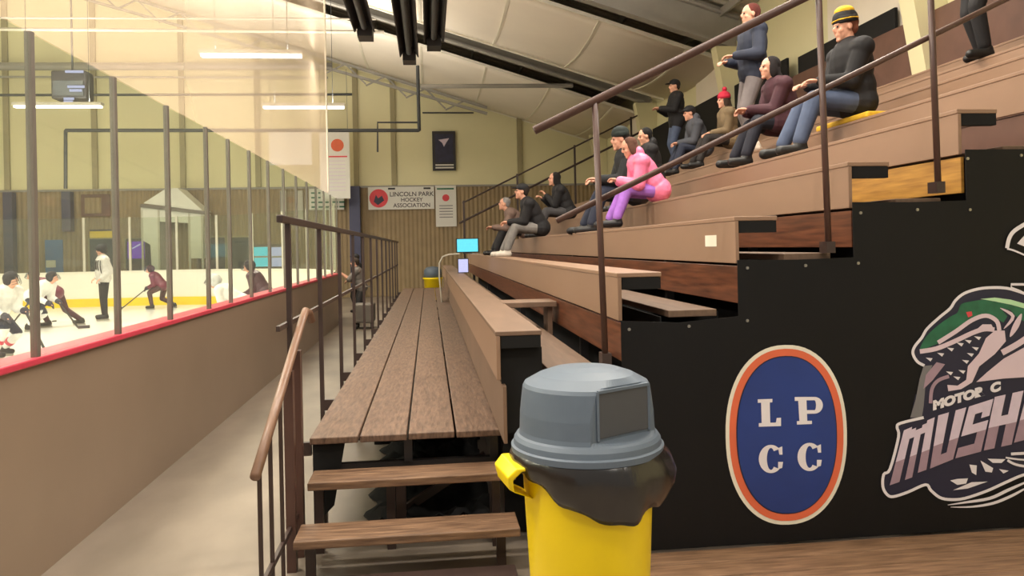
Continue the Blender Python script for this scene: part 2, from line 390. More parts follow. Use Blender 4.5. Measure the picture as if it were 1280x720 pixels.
p = atZ(318, 68, 5.5); ceil_light(p.x - .05, p.y, 5.5, 'twin tube fluorescent light, nearest and highest in view', G, 1.9, 50)
p = atZ(73, 132, 5.5); ceil_light(p.x, p.y, 5.5, 'fluorescent light at far left under the dark speaker box', G, 2.1, 160)
p = atZ(380, 133, 5.5); ceil_light(p.x, p.y, 5.5, 'fluorescent light in front of the blank white banner', G, 2.1, 160)
G2 = 'fluorescent lights outside the view'
for (x, y, z) in ((-9, 14, 6.5), (-15, 17, 6.5), (-4.5, 8, 6.5), (-10, 8, 6.5), (-16, 9, 6.5), (-3.5, 2, 6.5), (-10, 2, 6.5)):
    ceil_light(x, y, z, 'fluorescent light over the ice, outside the picture', G2, 2.4, 230)
for (x, y, z) in ((2.4, 10.3, 5.9), (2.2, 5.2, 5.9), (1.0, 1.0, 5.2), (3.3, 7.4, 5.9), (-.9, 4.6, 5.6), (2.6, -1.5, 4.4)):
    ceil_light(x, y, z, 'fluorescent light over the bleachers, outside the picture', 'fluorescent lights over the seats, outside the view', 2.4, 66 if y > 3.5 else 48)

# ------------------------------------------------------------------ dark hanging speaker box
p = atY(91, 108, 21.6)
t = tag(empty('hanging_speaker', tuple(p)), 'dark speaker box with small lit strips hanging over the rink', 'speaker')
bevel(B('cabinet', M['dark'], t, (-.45, .45, -.25, .25, -.38, .38)), .05)
B('grille', M['pipe'], t, (-.38, .38, -.28, -.25, -.3, .1))
bm = bmesh.new()
for (a0, a1, zz) in ((-.05, .4, .3), (.0, .42, -.1), (.05, .35, -.2), (-.1, .15, -.42), (-.1, .12, -.5)): box(bm, a0, a1, -.32, -.28, zz, zz + .06)
bm_obj('light_strip', bm, M['lavscreen'], t)
bm = bmesh.new(); bar(bm, (0, 0, .38), (0, 0, roofz(p.x) + .6 - p.z), .04); bm_obj('hanger', bm, M['pipe'], t)

# ------------------------------------------------------------------ rink boards
BT = 1.2; GT = 2.98
def ribbon_box(bm, path, t, z0, z1, mi=0):     # thick wall along a path (offset to the walkway side)
    n = len(path); off = []
    for i in range(n):
        p = Vector(path[max(i - 1, 0)] + (0,)); q = Vector(path[min(i + 1, n - 1)] + (0,)); d = (q - p).normalized()
        off.append(Vector((d.y, -d.x, 0)))
    a = [Vector(p + (0,)) for p in path]
    V = [[bm.verts.new(a[i] + Vector((0, 0, z))) for z in (z0, z1)] + [bm.verts.new(a[i] + off[i] * t + Vector((0, 0, z))) for z in (z1, z0)] for i in range(n)]
    for i in range(n - 1):
        for k in range(4): bm.faces.new((V[i][k], V[i][(k + 1) % 4], V[i + 1][(k + 1) % 4], V[i + 1][k])).material_index = mi
    bm.faces.new(V[0][::-1]); bm.faces.new(V[-1])
near_path = [(RX - .13, -3.0), (RX - .13, IY1 - RAD)]
rb = tag(empty('rink_boards', (RX, 2, 0)), 'long beige dasher boards with red cap and glass beside the walkway', 'rink boards')
def child(o, parent):
    o.parent = parent; o.matrix_parent_inverse = Matrix.Translation(-parent.location); return o
bm = bmesh.new(); ribbon_box(bm, near_path, .13, 0, BT - .04); child(bm_obj('board_panel', bm, M['board']), rb)
bm = bmesh.new(); ribbon_box(bm, [(RX - .17, -3), (RX - .17, IY1 - RAD)], .20, BT - .04, BT); o = child(bm_obj('cap_rail', bm, M['red']), rb); bevel(o, .008)
bm = bmesh.new(); ribbon_box(bm, [(RX - .125, -3), (RX - .125, IY1 - RAD)], .008, .1, .32); child(bm_obj('kick_strip', bm, M['yellow_kick']), rb)
ys = [1.1, 2.2, 3.3, 4.42, 5.53, 6.6, 7.72, 8.55, 9.52, 10.6, 11.7, 12.8, 13.9, 15.0, 16.1, 17.2, 18.3]
gx = RX - .0
for i, y in enumerate(ys):
    o = child(B('glass_post', M['post'], None, (gx - .018, gx + .018, y - .019, y + .019, BT, GT)), rb)
    if i < len(ys) - 1: child(B('glass_pane', M['glass'], None, (gx - .006, gx + .006, y + .026, ys[i + 1] - .026, BT, GT - .01)), rb)
eb = tag(empty('rink_boards', (-8, IY1, 0)), 'white end boards with yellow kick strip curving round the far corner', 'rink boards')
epath = [(RX - .12 - 0, IY1 - RAD)] + corner(RX - .12, RAD - .0)[1:] + [(-9.5, IY1), (-26, IY1)]
epath = [(x, y) for x, y in epath]
bm = bmesh.new(); ribbon_box(bm, epath, -.1, .1, 1.2); child(bm_obj('board_panel', bm, M['board_white']), eb)
bm = bmesh.new(); ribbon_box(bm, [(x, y - .0) for x, y in epath], -.14, .1, .36); child(bm_obj('kick_strip', bm, M['yellow_kick']), eb)
bm = bmesh.new(); ribbon_box(bm, epath, .05, 0, 1.2); child(bm_obj('outer_panel', bm, M['board']), eb)
bm = bmesh.new(); ribbon_box(bm, epath, -.13, 1.2, 1.225); child(bm_obj('cap_rail', bm, M['board_white']), eb)
x = atY(48, 300, IY1).x
pts2 = []
k = -2
while x + 1.4 * k < -8.6: pts2.append((x + 1.4 * k, IY1 - .05)); k += 1
for q in corner(RX - .12, RAD, 8)[::-1][1:-1]: pts2.append((q[0], q[1] - .03))
pts2.append((RX - .17, IY1 - RAD + .1))
for i, (a, b) in enumerate(pts2):
    o = child(B('glass_post', M['post_pale'], None, (a - .035, a + .035, b - .03, b + .03, 1.225, 2.95)), eb)
    if i < len(pts2) - 1:
        bm = bmesh.new(); c = pts2[i + 1]; bar(bm, (a, b, 2.08), (c[0], c[1], 2.08), .012, 1.7); child(bm_obj('glass_pane', bm, M['glass']), eb)
# net above the glass
nt = tag(empty('protective_net', (gx, 4, GT)), 'sheer cream protective net hanging above the rink glass', 'net')
bm = bmesh.new(); V = []
for i in range(40):
    y = -.5 + 17.4 * i / 39; V.append([bm.verts.new((gx + .04 * math.sin(i * 1.3) * (j / 6), y, GT + (7.9 - GT) * j / 6)) for j in range(7)])
for i in range(39):
    for j in range(6): bm.faces.new((V[i][j], V[i + 1][j], V[i + 1][j + 1], V[i][j + 1]))
child(bm_obj('mesh_sheet', bm, M['net'], smooth=True), nt)
bm = bmesh.new(); tube(bm, [(gx, 16.9, GT + .05), (gx, 16.9, 7.9)], .02); child(bm_obj('edge_rope', bm, M['seam']), nt)
bm = bmesh.new(); tube(bm, [(gx, -.5, 7.9), (gx, 16.9, 7.9)], .015, 6); child(bm_obj('top_cable', bm, M['pipe']), nt)

# ------------------------------------------------------------------ platform with planks
DY0, DY1, DX0, DX1, DZ = 4.6, 21.4, -.725, .425, .64
dk = tag(empty('viewing_platform', (-.15, DY0, 0)), 'long raised walkway platform of worn brown planks beside the bleachers', 'platform')
w = (DX1 - DX0) / 4
for i in range(4):
    x0 = DX0 + w * i + (.006 if i else 0); x1 = DX0 + w * (i + 1) - .006
    o = B('plank', M['plank'], None, (x0, x1, DY0 + (.01 if i == 2 else 0), DY1, DZ - .04, DZ)); bevel(child(o, dk), .006)
bm = bmesh.new()
for x in (DX0 + .03, -.15, DX1 - .05): box(bm, x - .025, x + .025, DY0 + .08, DY1, DZ - .19, DZ - .04)
for y in np.arange(DY0 + .1, DY1, 2.4): box(bm, DX0 + .03, DX1 - .03, y, y + .05, DZ - .24, DZ - .19)
child(bm_obj('joist', bm, M['dark']), dk)
for y in np.arange(DY0 + .12, DY1, 2.4):
    for x in (DX0 + .05, -.2, DX1 - .05):
        child(B('leg', M['rail_dark'], None, (x - .03, x + .03, y - .03, y + .03, 0, DZ - .24)), dk)
bm = bmesh.new(); bar(bm, (-.2, DY0 + .4, .05), (DX1 - .08, DY0 + .4, DZ - .26), .05, .05); child(bm_obj('brace', bm, M['rail_dark']), dk)
bm = bmesh.new()     # black sheets added as shade under the platform, plus the front bracket panel
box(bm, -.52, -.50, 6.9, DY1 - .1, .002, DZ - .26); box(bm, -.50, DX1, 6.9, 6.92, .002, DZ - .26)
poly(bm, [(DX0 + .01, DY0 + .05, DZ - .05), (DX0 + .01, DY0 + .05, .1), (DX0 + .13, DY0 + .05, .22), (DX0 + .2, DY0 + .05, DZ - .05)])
child(bm_obj('shade_bracket_sheet', bm, M['black']), dk)
# crumpled black sheet added to darken the floor under the platform
bm = bmesh.new(); nx, ny = 16, 30; V = []
for i in range(nx + 1):
    V.append([bm.verts.new((-.42 + .8 * i / nx + .04 * math.sin(j * 1.1) * (1 - i / nx), 4.75 + 2.1 * j / ny, .012 + .10 * abs(math.sin(i * .9 + j * .7) * math.cos(j * .4 - i * .3)) * min(1, i / 2))) for j in range(ny + 1)])
for i in range(nx):
    for j in range(ny): bm.faces.new((V[i][j], V[i + 1][j], V[i + 1][j + 1], V[i][j + 1]))
o = bm_obj('ground_shade_sheet', bm, M['black'], smooth=True); md = o.modifiers.new('solid', 'SOLIDIFY'); md.thickness = .006
tag(o, 'crumpled black sheet added as shade on the floor under the platform', 'tarp')

# steps
st = tag(empty('platform_steps', (-.13, 4.3, 0)), 'open wooden steps leading up to the platform, beside the yellow can', 'steps')
for (y0, y1, z, x0, x1) in ((4.33, 4.58, .455, -.70, .47), (4.03, 4.29, .245, -.73, .455)):
    bevel(child(B('tread', M['step'], None, (x0, x1, y0, y1, z - .045, z)), st), .006)
bevel(child(B('base_board', M['rail_dark'], None, (-.62, .42, 3.8, 4.0, .02, .07)), st), .006)
for x, y, z in ((.36, 4.45, .41), (.36, 4.15, .2), (-.25, 4.5, .41), (-.66, 4.5, .41), (-.66, 4.15, .2)):
    child(B('support_post', M['rail_dark'], None, (x - .025, x + .025, y - .02, y + .02, 0, z)), st)

# stair hand rail
hr = tag(empty('stair_handrail', (-.78, 4.0, 0)), 'sloping worn tan pipe handrail with brown balusters beside the steps', 'handrail')
XH = -.78; P0 = Vector(atX(319, 596, XH)); P1 = Vector(atX(378, 400, XH))
pts = [P0, P0.lerp(P1, .5), P1, P1 + Vector((0, .12, .045)), P1 + Vector((.01, .2, .03)), P1 + Vector((.02, .24, -.03))]
bm = bmesh.new(); tube(bm, pts, .024, 14); child(bm_obj('rail', bm, M['rail_tan'], smooth=True), hr)
def railz(y): return P0.z + (P1.z - P0.z) * (y - P0.y) / (P1.y - P0.y)
for y in (P0.y + .08, P0.y + .32, P0.y + .58):
    bm = bmesh.new(); tube(bm, [(XH, y, 0), (XH, y, railz(y) - .01)], .011, 8); child(bm_obj('baluster', bm, M['rail_dark']), hr)
for y, wd in ((P0.y + .82, .05), (P0.y + 1.02, .06)):
    child(B('newel', M['rail'], None, (XH - .022, XH - .022 + wd, y - .03, y + .03, 0, railz(y) - .015)), hr)
bm = bmesh.new(); bar(bm, (XH, P0.y + .06, .24), (XH, P0.y + 1.03, .24), .02, .03); child(bm_obj('lower_rail', bm, M['rail_dark']), hr)

# platform guard rail
GX = -.838
gr = tag(empty('guard_rail', (GX, 4.5, 0)), 'long dark brown guard rail with posts along the platform edge', 'guard rail')
bm = bmesh.new(); bar(bm, (GX, 4.42, 1.935), (GX, 21.2, 1.935), .036, .045); bevel(child(bm_obj('top_rail', bm, M['rail_dark']), gr), .008)
bm = bmesh.new(); bar(bm, (GX - .02, 4.42, 1.31), (GX - .02, 21.2, 1.31), .022, .03); child(bm_obj('middle_rail', bm, M['rail_dark']), gr)
for i in range(13):
    y = 4.68 + 1.3 * i; child(B('post', M['rail_dark'], None, (GX - .015, GX + .015, y - .018, y + .018, .42, 1.92)), gr)
    child(B('post_bracket', M['rail_dark'], None, (GX + .015, DX0, y - .018, y + .018, .52, .60)), gr)

# ------------------------------------------------------------------ bleachers
def rowx(n): return .361 + .695 * n
def rowz(n): return 1.279 + .308 * n
BY0, BY1 = 4.2, 20.6
names = ['lowest bleacher bench beside the platform, tan front board', 'second bleacher bench from the bottom', 'third bleacher bench, with a pale square sticker on its end',
         'fourth bleacher bench, where the pink jacket child sits', 'fifth bleacher bench, above the yellow plywood board', 'sixth bleacher bench, where the man in the black and yellow hat sits',
         'seventh bleacher bench from the bottom', 'eighth bleacher bench from the bottom', 'topmost bleacher bench under the brown back wall']
for n in range(9):
    x, z = rowx(n), rowz(n); e = BY0
    t = tag(empty('bleacher_bench', (x, e, 0)), names[n], 'bleacher bench', 'bleacher benches')
    face = M['tan']
    bevel(B('front_board', face, t, (0, .022, 0, BY1 - e, z - .27, z - .026)), .003)
    bevel(B('seat_board', M['tan_worn'] if n == 0 else M['tan'], t, (-.004, .255, 0, BY1 - e, z - .026, z)), .004)
    B('seat_bracket', M['black'], t, (.026, .25, .004, .05, z - .095, z - .027))
    B('shade_liner', M['black'], t, (.262, .268, .06, BY1 - e, .01, z - .262), *([(.03, .262, .055, .06, .7, z - .10)] if n == 0 else []), *([(.262, .70, .30, .306, .01, z - .262)] if n < 8 else []))  # black sheets added as the shade below seat and foot boards
    if n:
        rm = {4: M['riser'], 5: M['ply'], 6: M['rust']}.get(n + 0, M['riser'])
        rm = M['riser'] if n < 4 else (M['ply'] if n == 4 else M['rust'])
        bevel(B('riser_board', rm, t, (.012, .034, 0, BY1 - e, z - .50, z - .285)), .003)
    else:
        bevel(B('riser_board', M['tan_worn'], t, (.03, .05, -.02, BY1 - e, .66, z - .30)), .003)
    if n < 8:
        bevel(B('foot_board', M['foot'] , t, (.29, .575, 0, BY1 - e, z - .26, z - .22)), .004)
    for y in (1.6, 5.5, 11, 16): B('support', M['dark'], t, (.1, .16, y, y + .06, 0, z - .027))
# sticker
o = B('sticker', M['seam'], None, (-.002, 0, .0, atX(882, 301, rowx(2)).y - atX(896, 301, rowx(2)).y, 0, .07)); stx = atX(896, 301, rowx(2))
o.location = (rowx(2) - .001, stx.y, stx.z - .035); tag(o, 'small pale square sticker on the end of the third bench', 'sticker')
# aisle step board between two lowest benches
o = bevel(B('aisle_step', M['tan_worn'], None, (.60, 1.05, 6.25, 6.6, 1.24, 1.285), (.62, .66, 6.3, 6.55, 1.08, 1.24), (.98, 1.02, 6.3, 6.55, 1.0, 1.24)), .005)
tag(o, 'worn aisle step board bridging the two lowest benches', 'step')
# back wall of the stand and black panels
tag(B('stand_back_wall', M['rust'], None, (6.24, 6.28, 3.8, 12.4, 0, 4.55)), 'dark reddish brown back wall behind the top bench', 'back wall')
tag(B('stand_back_panel', M['black'], None, (6.2, 6.24, 12.5, 20.4, 0, 4.9)), 'long black back panel behind the top bench, farther along the stand', 'panel')
tag(B('stand_back_panel', M['black'], None, (6.30, 6.34, 9.6, 12.3, 0, 4.86)), 'black panel beside the seated man in the black and yellow hat', 'panel')

# stand end rail in front
er = tag(empty('stand_end_rail', (1.5, 4.12, 1)), 'brown pipe railing climbing the near end of the bleachers', 'handrail')
YR = 4.13
def r3(x, y): return Vector(atY(x, y, YR))
a = r3(668, 163); b_ = r3(1000, 0); d = (b_ - a).normalized()
bm = bmesh.new(); tube(bm, [a, a + d * 5.0], .024, 14); child(bm_obj('top_rail', bm, M['rail'], smooth=True), er)
a2 = r3(697, 276); b2 = r3(1100, 77); d2 = (b2 - a2).normalized()
bm = bmesh.new(); tube(bm, [a2 + Vector((0, .035, 0)), a2 + Vector((0, .035, 0)) + d2 * 4.6], .017, 12); child(bm_obj('middle_rail', bm, M['rail'], smooth=True), er)
for (bx, by, tx) in ((757, 455, 739), (1036, 315, 1025), (1173, 240, 1166), (1410, 105, 1400)):
    p = r3(bx, by); s = (p.x - a.x) / d.x; top = a + d * s
    bm = bmesh.new(); q = Vector((top.x - .03, top.y, top.z)); tube(bm, [p, q], .018, 12); child(bm_obj('post', bm, M['rail'], smooth=True), er)
    child(B('base_plate', M['rail_dark'], None, (p.x - .022, p.x + .03, YR - .02, YR + .065, p.z - .005, p.z + .06)), er)
# far end rail
fr = tag(empty('stand_end_rail', (1.5, 20.8, 1)), 'thin dark railing at the far end of the bleachers', 'handrail')
a = Vector(atY(574, 279, 20.8)); b_ = Vector(atY(735, 198, 20.8)); d = (b_ - a).normalized()
bm = bmesh.new(); tube(bm, [a, a + d * 6], .03, 8); 
tube(bm, [a + Vector((.1, 0, .55)), a + Vector((.1, 0, .55)) + d * 5.9], .022, 8); child(bm_obj('top_rail', bm, M['rail_dark']), fr)
for s in (.15, 1.8, 3.6, 5.4):
    p = a + d * s; child(B('post', M['rail_dark'], None, (p.x - .025, p.x + .025, p.y - .025, p.y + .025, p.z - 1.3, p.z + .55)), fr)

# ------------------------------------------------------------------ black banner with emblems
BNY = 4.15
bn = tag(empty('vinyl_banner', (2.6, BNY, 0)), 'black vinyl banner with oval badge and fish emblem on the bleacher end', 'banner')
def bp(x, y, k=0): return Vector(atY(x, y, BNY)) * 1.0 + Vector((0, -.0016 * k, 0))
top = [(1.06, 1.32), (1.4, 1.30), (1.745, 1.325), (1.745, 1.645), (2.1, 1.64), (2.446, 1.645), (2.446, 1.965), (2.8, 1.96), (3.157, 1.965), (3.157, 2.265), (3.86, 2.265), (3.86, 2.57), (4.55, 2.57), (4.55, 2.88), (5.2, 2.88), (5.2, 3.18), (5.9, 3.18), (5.9, .02)]
bm = bmesh.new(); pts = [(1.06, .025)] + top
A = [bm.verts.new((x, BNY + .012, z)) for x, z in pts]; Bv = [bm.verts.new((x, BNY + .018, z)) for x, z in pts]
bm.faces.new(A); bm.faces.new(Bv[::-1])
for i in range(len(A)): bm.faces.new((A[i], Bv[i], Bv[(i + 1) % len(A)], A[(i + 1) % len(A)]))
child(bm_obj('banner_sheet', bm, M['vinyl']), bn)
for (x, y) in [(1008, 332), (1074, 329), (1077, 266), (1148, 262), (1214, 262), (1211, 198), (1278, 194), (787, 412), (862, 408), (935, 401), (935, 335), (949, 689), (1022, 683), (1098, 683), (1165, 676), (1225, 667), (872, 690)]:
    p = Vector(atY(x, y, BNY)); bm = bmesh.new(); tube(bm, [(p.x, BNY + .012, p.z), (p.x, BNY + .006, p.z)], .009, 10); child(bm_obj('grommet', bm, M['brass']), bn)
def flat(name, m, polys, layer, label=None):
    bm = bmesh.new()
    for kk, ps in enumerate(polys):
        if isinstance(ps[0], int): mi, ps = ps
        else: mi = 0
        v = [Vector((p.x, BNY + .011 - .0016 * layer - kk * .00002, p.z)) for p in ps]
        poly(bm, v, mi)
    o = bm_obj(name, bm, m); 
    if label: o['label'] = label
    return child(o, bn)
def px(l, f=None): return [Vector(atY(*(f(*q) if f else q), BNY)) for q in l]
fA = lambda x, y: (1100 + x / 4.5, 340 + y / 4.5)
fB = lambda x, y: (1100 + x / 4.5, 480 + y / 4.5)
fC = lambda x, y: (1190 + x / 7.2, 270 + y / 7.2)
def smoothpts(l, k=4):
    out = []; n = len(l)
    for i in range(n - 1):
        p0, p1, p2, p3 = l[max(i - 1, 0)], l[i], l[i + 1], l[min(i + 2, n - 1)]
        for j in range(k):
            t = j / k
            out.append(tuple(.5 * ((2 * p1[q]) + (-p0[q] + p2[q]) * t + (2 * p0[q] - 5 * p1[q] + 4 * p2[q] - p3[q]) * t * t + (-p0[q] + 3 * p1[q] - 3 * p2[q] + p3[q]) * t ** 3) for q in (0, 1)))
    return out + [l[-1]]
def stroke(l, w, f, taper=False, sm=True):
    l = smoothpts(l) if sm else l; out = []
    for i in range(len(l) - 1):
        (x0, y0), (x1, y1) = l[i], l[i + 1]
        def nrm(j):
            a_, b__ = l[max(j - 1, 0)], l[min(j + 1, len(l) - 1)]; dx, dy = b__[0] - a_[0], b__[1] - a_[1]; L = math.hypot(dx, dy) or 1
            return (-dy / L, dx / L)
        n0, n1 = nrm(i), nrm(i + 1); w0 = w1 = w / 2
        if taper: w0 = w / 2 * (.15 + .85 * math.sin(math.pi * i / (len(l) - 1))); w1 = w / 2 * (.15 + .85 * math.sin(math.pi * (i + 1) / (len(l) - 1)))
        out.append(px([(x0 + n0[0] * w0, y0 + n0[1] * w0), (x1 + n1[0] * w1, y1 + n1[1] * w1), (x1 - n1[0] * w1, y1 - n1[1] * w1), (x0 - n0[0] * w0, y0 - n0[1] * w0)], f))
    return out
# oval badge: stadium-like superellipse
cc = r3(984.5, 544); cx_, cz_ = Vector(atY(984.5, 544, BNY)).x, Vector(atY(984.5, 544, BNY)).z
hw, hh = .364, .515
def oval(s):
    out = []
    for k in range(64):
        a_ = 2 * math.pi * k / 64; c_, s_ = math.cos(a_), math.sin(a_); e = .90
        out.append(Vector((cx_ + (hw - s) * math.copysign(abs(c_) ** e, c_), 0, cz_ - .004 * c_ + (hh - s) * math.copysign(abs(s_) ** e, s_))))
    return out
flat('badge_border', M['seam'], [oval(0)], 1, 'white oval border of the badge')
flat('badge_ring', M['orange_print'], [oval(.022)], 2, 'orange ring of the badge')
flat('badge_edge', M['navy_print'], [oval(.062)], 3)
flat('badge_field', M['blue_print'], [oval(.068)], 4, 'blue field of the badge')
fD = lambda x, y: (930 + x / 5.54, 480 + y / 5.54)
flat('letter_l', M['white_print'], [px(q, fD) for q in ([(97, 107), (198, 104), (198, 128), (97, 131)], [(120, 128), (180, 126), (184, 275), (124, 278)], [(104, 272), (258, 266), (258, 292), (104, 297)], [(228, 236), (258, 234), (258, 270), (222, 270)])], 5)
def arcpoly(cx, cy, rx, ry, t, a0, a1, n=18, ty=None):
    ty = ty or t; L1 = []; L2 = []
    for k in range(n + 1):
        a_ = R(a0 + (a1 - a0) * k / n); L1.append((cx + rx * math.cos(a_), cy - ry * math.sin(a_))); L2.append((cx + (rx - t) * math.cos(a_), cy - (ry - ty) * math.sin(a_)))
    return [[L1[k], L1[k + 1], L2[k + 1], L2[k]] for k in range(n)]
P_ = [[(353, 91), (420, 90), (420, 116), (353, 118)], [(376, 100), (434, 98), (440, 262), (386, 264)], [(368, 258), (472, 255), (472, 278), (368, 282)], [(420, 90), (490, 90), (490, 113), (420, 114)], [(430, 182), (490, 182), (490, 206), (430, 207)]] + arcpoly(490, 148, 58, 58, 48, -90, 90, ty=24)
flat('letter_p', M['white_print'], [px(q, fD) for q in P_], 5)
def C_(cx, cy): return arcpoly(cx, cy, 84, 98, 56, 45, 315, 24, ty=22) + [[(cx + 50, cy - 75), (cx + 78, cy - 88), (cx + 80, cy - 30), (cx + 58, cy - 30)], [(cx + 50, cy + 20), (cx + 84, cy + 20), (cx + 78, cy + 62), (cx + 50, cy + 70)]]
flat('letter_c', M['white_print'], [px(q, fD) for q in C_(188, 520)], 5)
flat('letter_c', M['white_print'], [px(q, fD) for q in C_(456, 506)], 5)
# fish emblem
flat('emblem_field', M['navy_print'], [px([(250, 528), (215, 505), (190, 460), (200, 420), (240, 370), (270, 320), (340, 255), (400, 205), (430, 160), (480, 120), (560, 95), (640, 88), (720, 92), (860, 130), (860, 720), (205, 720)], fA),
    px([(175, 200), (205, 60), (860, 60), (860, 520), (790, 520), (700, 560), (600, 605), (480, 645), (400, 652), (340, 640), (290, 600), (260, 568), (160, 610), (80, 635), (45, 625), (20, 580), (25, 510), (60, 480), (110, 300), (100, 240), (120, 220)], fB)], 1)
flat('emblem_outline', M['white_print'], stroke([(255, 528), (215, 505), (190, 460), (200, 420), (240, 370), (270, 320), (340, 255), (400, 205), (430, 160), (480, 120), (560, 95), (640, 88), (720, 92), (800, 115), (860, 140)], 16, fA)
     + stroke([(860, 70), (742, 70), (744, 90), (800, 112)], 14, fA, sm=False)
     + stroke([(250, 190), (120, 222), (100, 245), (108, 300), (60, 480), (25, 510), (20, 580), (45, 625), (80, 635), (160, 610), (260, 568), (290, 600), (340, 640), (400, 652), (480, 645), (600, 605), (700, 560), (790, 520), (860, 500)], 16, fB)
     + stroke([(385, 682), (480, 668), (620, 645), (720, 600), (810, 560), (860, 540)], 18, fB, True) + stroke([(400, 694), (520, 692), (640, 672), (740, 632), (810, 595), (860, 570)], 16, fB, True)
     + stroke([(740, 395), (860, 388)], 16, fB, sm=False) + stroke([(720, 430), (770, 455), (860, 470)], 14, fB) + stroke([(710, 415), (780, 425), (860, 430)], 10, fB)
     + stroke([(500, 290), (520, 200), (570, 130), (700, 50)], 36, fC) + stroke([(500, 295), (560, 310), (700, 370)], 16, fC), 2, 'white outline of the fish emblem')
flat('emblem_patch', M['white_print'], [px([(595, 248), (700, 130), (700, 290)], fC)] + [px(q, fB) for q in ([(508, 455), (550, 460), (547, 515), (522, 500)], [(570, 432), (642, 475), (635, 500), (598, 495)], [(610, 422), (712, 425), (690, 446), (640, 446)], [(675, 480), (730, 490), (700, 506)], [(400, 545), (440, 536), (500, 533), (490, 562), (440, 570)], [(415, 600), (520, 555), (612, 551), (500, 590)])], 2)
flat('emblem_side', M['grey_print'], [px([(250, 530), (300, 525), (262, 620), (250, 760), (240, 820), (175, 820), (205, 720), (228, 600)], fA)], 2, 'grey side edge of the emblem')
flat('fish_head', M['green_print'], [px(smoothpts([(228, 432), (260, 370), (320, 310), (400, 252), (440, 230), (462, 182), (520, 166), (600, 158), (700, 172), (860, 225)]) + [(860, 300), (780, 260), (740, 215), (680, 200), (722, 250), (700, 285), (660, 262), (600, 240), (540, 258), (500, 292), (400, 362), (320, 408), (240, 440)], fA)], 2, 'green head of the fish emblem')
flat('fish_highlight', M['lime_print'], [px([(570, 152), (650, 144), (740, 156), (860, 190), (860, 218), (740, 184), (650, 166)], fA)], 3)
flat('fish_jaw', M['pink_print'], stroke([(228, 448), (320, 432), (420, 392), (520, 345), (590, 322), (648, 325)], 26, fA) + stroke([(330, 398), (430, 335), (520, 272), (600, 246), (660, 276), (675, 330)], 24, fA)
     + [px([(540, 330), (580, 295), (630, 295), (642, 318), (600, 335)], fA), px([(600, 372), (650, 330), (705, 330), (712, 390), (650, 462), (562, 532), (522, 622), (460, 660), (388, 672), (382, 636), (440, 640), (488, 608), (498, 530), (560, 460)], fA),
        px([(860, 400), (860, 590), (700, 600), (545, 620), (602, 568), (700, 488)], fA)] + stroke([(690, 455), (780, 405), (860, 350)], 34, fA) + stroke([(800, 235), (770, 300), (735, 365)], 34, fA, True) + stroke([(680, 203), (752, 250), (700, 320)], 20, fA, True), 3, 'pale pink jaw of the fish emblem')
teeth = []
for (x, y) in ((280, 492), (345, 465), (400, 436), (455, 408), (500, 392), (553, 372), (540, 432), (512, 466), (485, 505), (465, 562), (436, 598), (395, 570)): teeth.append(px([(x - 20, y - 10), (x + 20, y - 6), (x + 8, y + 12)], fA))
flat('fish_teeth', M['white_print'], teeth, 3)
flat('fish_tongue', M['mauve_print'], [px([(322, 508), (370, 520), (300, 610), (248, 660), (262, 580)], fA)] + stroke([(392, 588), (330, 612), (296, 660), (288, 740)], 20, fA), 3)
flat('fish_eye', M['red_print'], [px([(488, 226), (520, 222), (524, 246), (500, 256)], fA)], 3)
# big slanted letters
def quad(q, u, v):
    bl, br, tr, tl = q
    return tuple((bl[i] * (1 - u) + br[i] * u) * (1 - v) + (tl[i] * (1 - u) + tr[i] * u) * v for i in (0, 1))
def letter(name, q, rects):
    polys = []
    for (u0, u1, v0, v1) in rects:
        for (a0, a1, mi) in ((0, .42, 1), (.42, 1, 0)):
            c0, c1 = max(v0, a0), min(v1, a1)
            if c1 > c0: polys.append((mi, px([quad(q, u0, c0), quad(q, u1, c0), quad(q, u1, c1), quad(q, u0, c1)], fB)))
    flat(name, [M['lav_print'], M['mauve_print']], polys, 3)
letter('letter_m', [(58, 572), (262, 500), (312, 188), (138, 262)], [(0, .27, 0, 1), (.27, .42, .78, .95), (.42, .62, .0, .9), (.62, .76, .78, .95), (.76, 1, .05, 1)])
letter('letter_u', [(285, 478), (415, 425), (490, 132), (332, 178)], [(0, .38, 0, 1), (.38, .62, 0, .2), (.62, 1, 0, 1)])
letter('letter_s', [(428, 420), (572, 382), (642, 84), (505, 128)], [(0, 1, 0, .2), (.64, 1, .2, .42), (0, 1, .42, .6), (0, .36, .6, .8), (0, 1, .8, 1), (.66, 1, .68, .8)])
letter('letter_h', [(588, 376), (745, 342), (812, 38), (650, 74)], [(0, .38, 0, 1), (.38, .62, .42, .6), (.62, 1, 0, 1)])
letter('letter_e', [(758, 332), (880, 300), (940, 0), (835, 34)], [(0, .38, 0, 1), (.38, 1, 0, .2), (.38, 1, .8, 1), (.38, .8, .42, .6)])
def text(s, p, size, m, parent, name='lettering', ang=0, shear=0, y_off=0, align='LEFT', bold=.0, xs=1):
    c = bpy.data.curves.new(name, 'FONT'); c.body = s; c.size = size; c.align_x = align; c.shear = shear; c.offset = bold; c.extrude = .0005
    tmp = bpy.data.objects.new('t', c); COL.objects.link(tmp); dg = bpy.context.evaluated_depsgraph_get()
    me = bpy.data.meshes.new_from_object(tmp.evaluated_get(dg)); bpy.data.objects.remove(tmp)
    me.materials.clear(); me.materials.append(m)
    o = bpy.data.objects.new(name, me); COL.objects.link(o)
    me.transform(Matrix.Translation(Vector(p) - parent.location + Vector((0, y_off, 0))) @ Matrix.Rotation(-ang, 4, 'Y') @ Matrix.Rotation(math.pi / 2, 4, 'X') @ Matrix.Diagonal((xs, 1, 1, 1)))
    o.parent = parent; return o
p0 = Vector(atY(*fB(302, 146), BNY)); p1 = Vector(atY(*fB(700, 28), BNY))
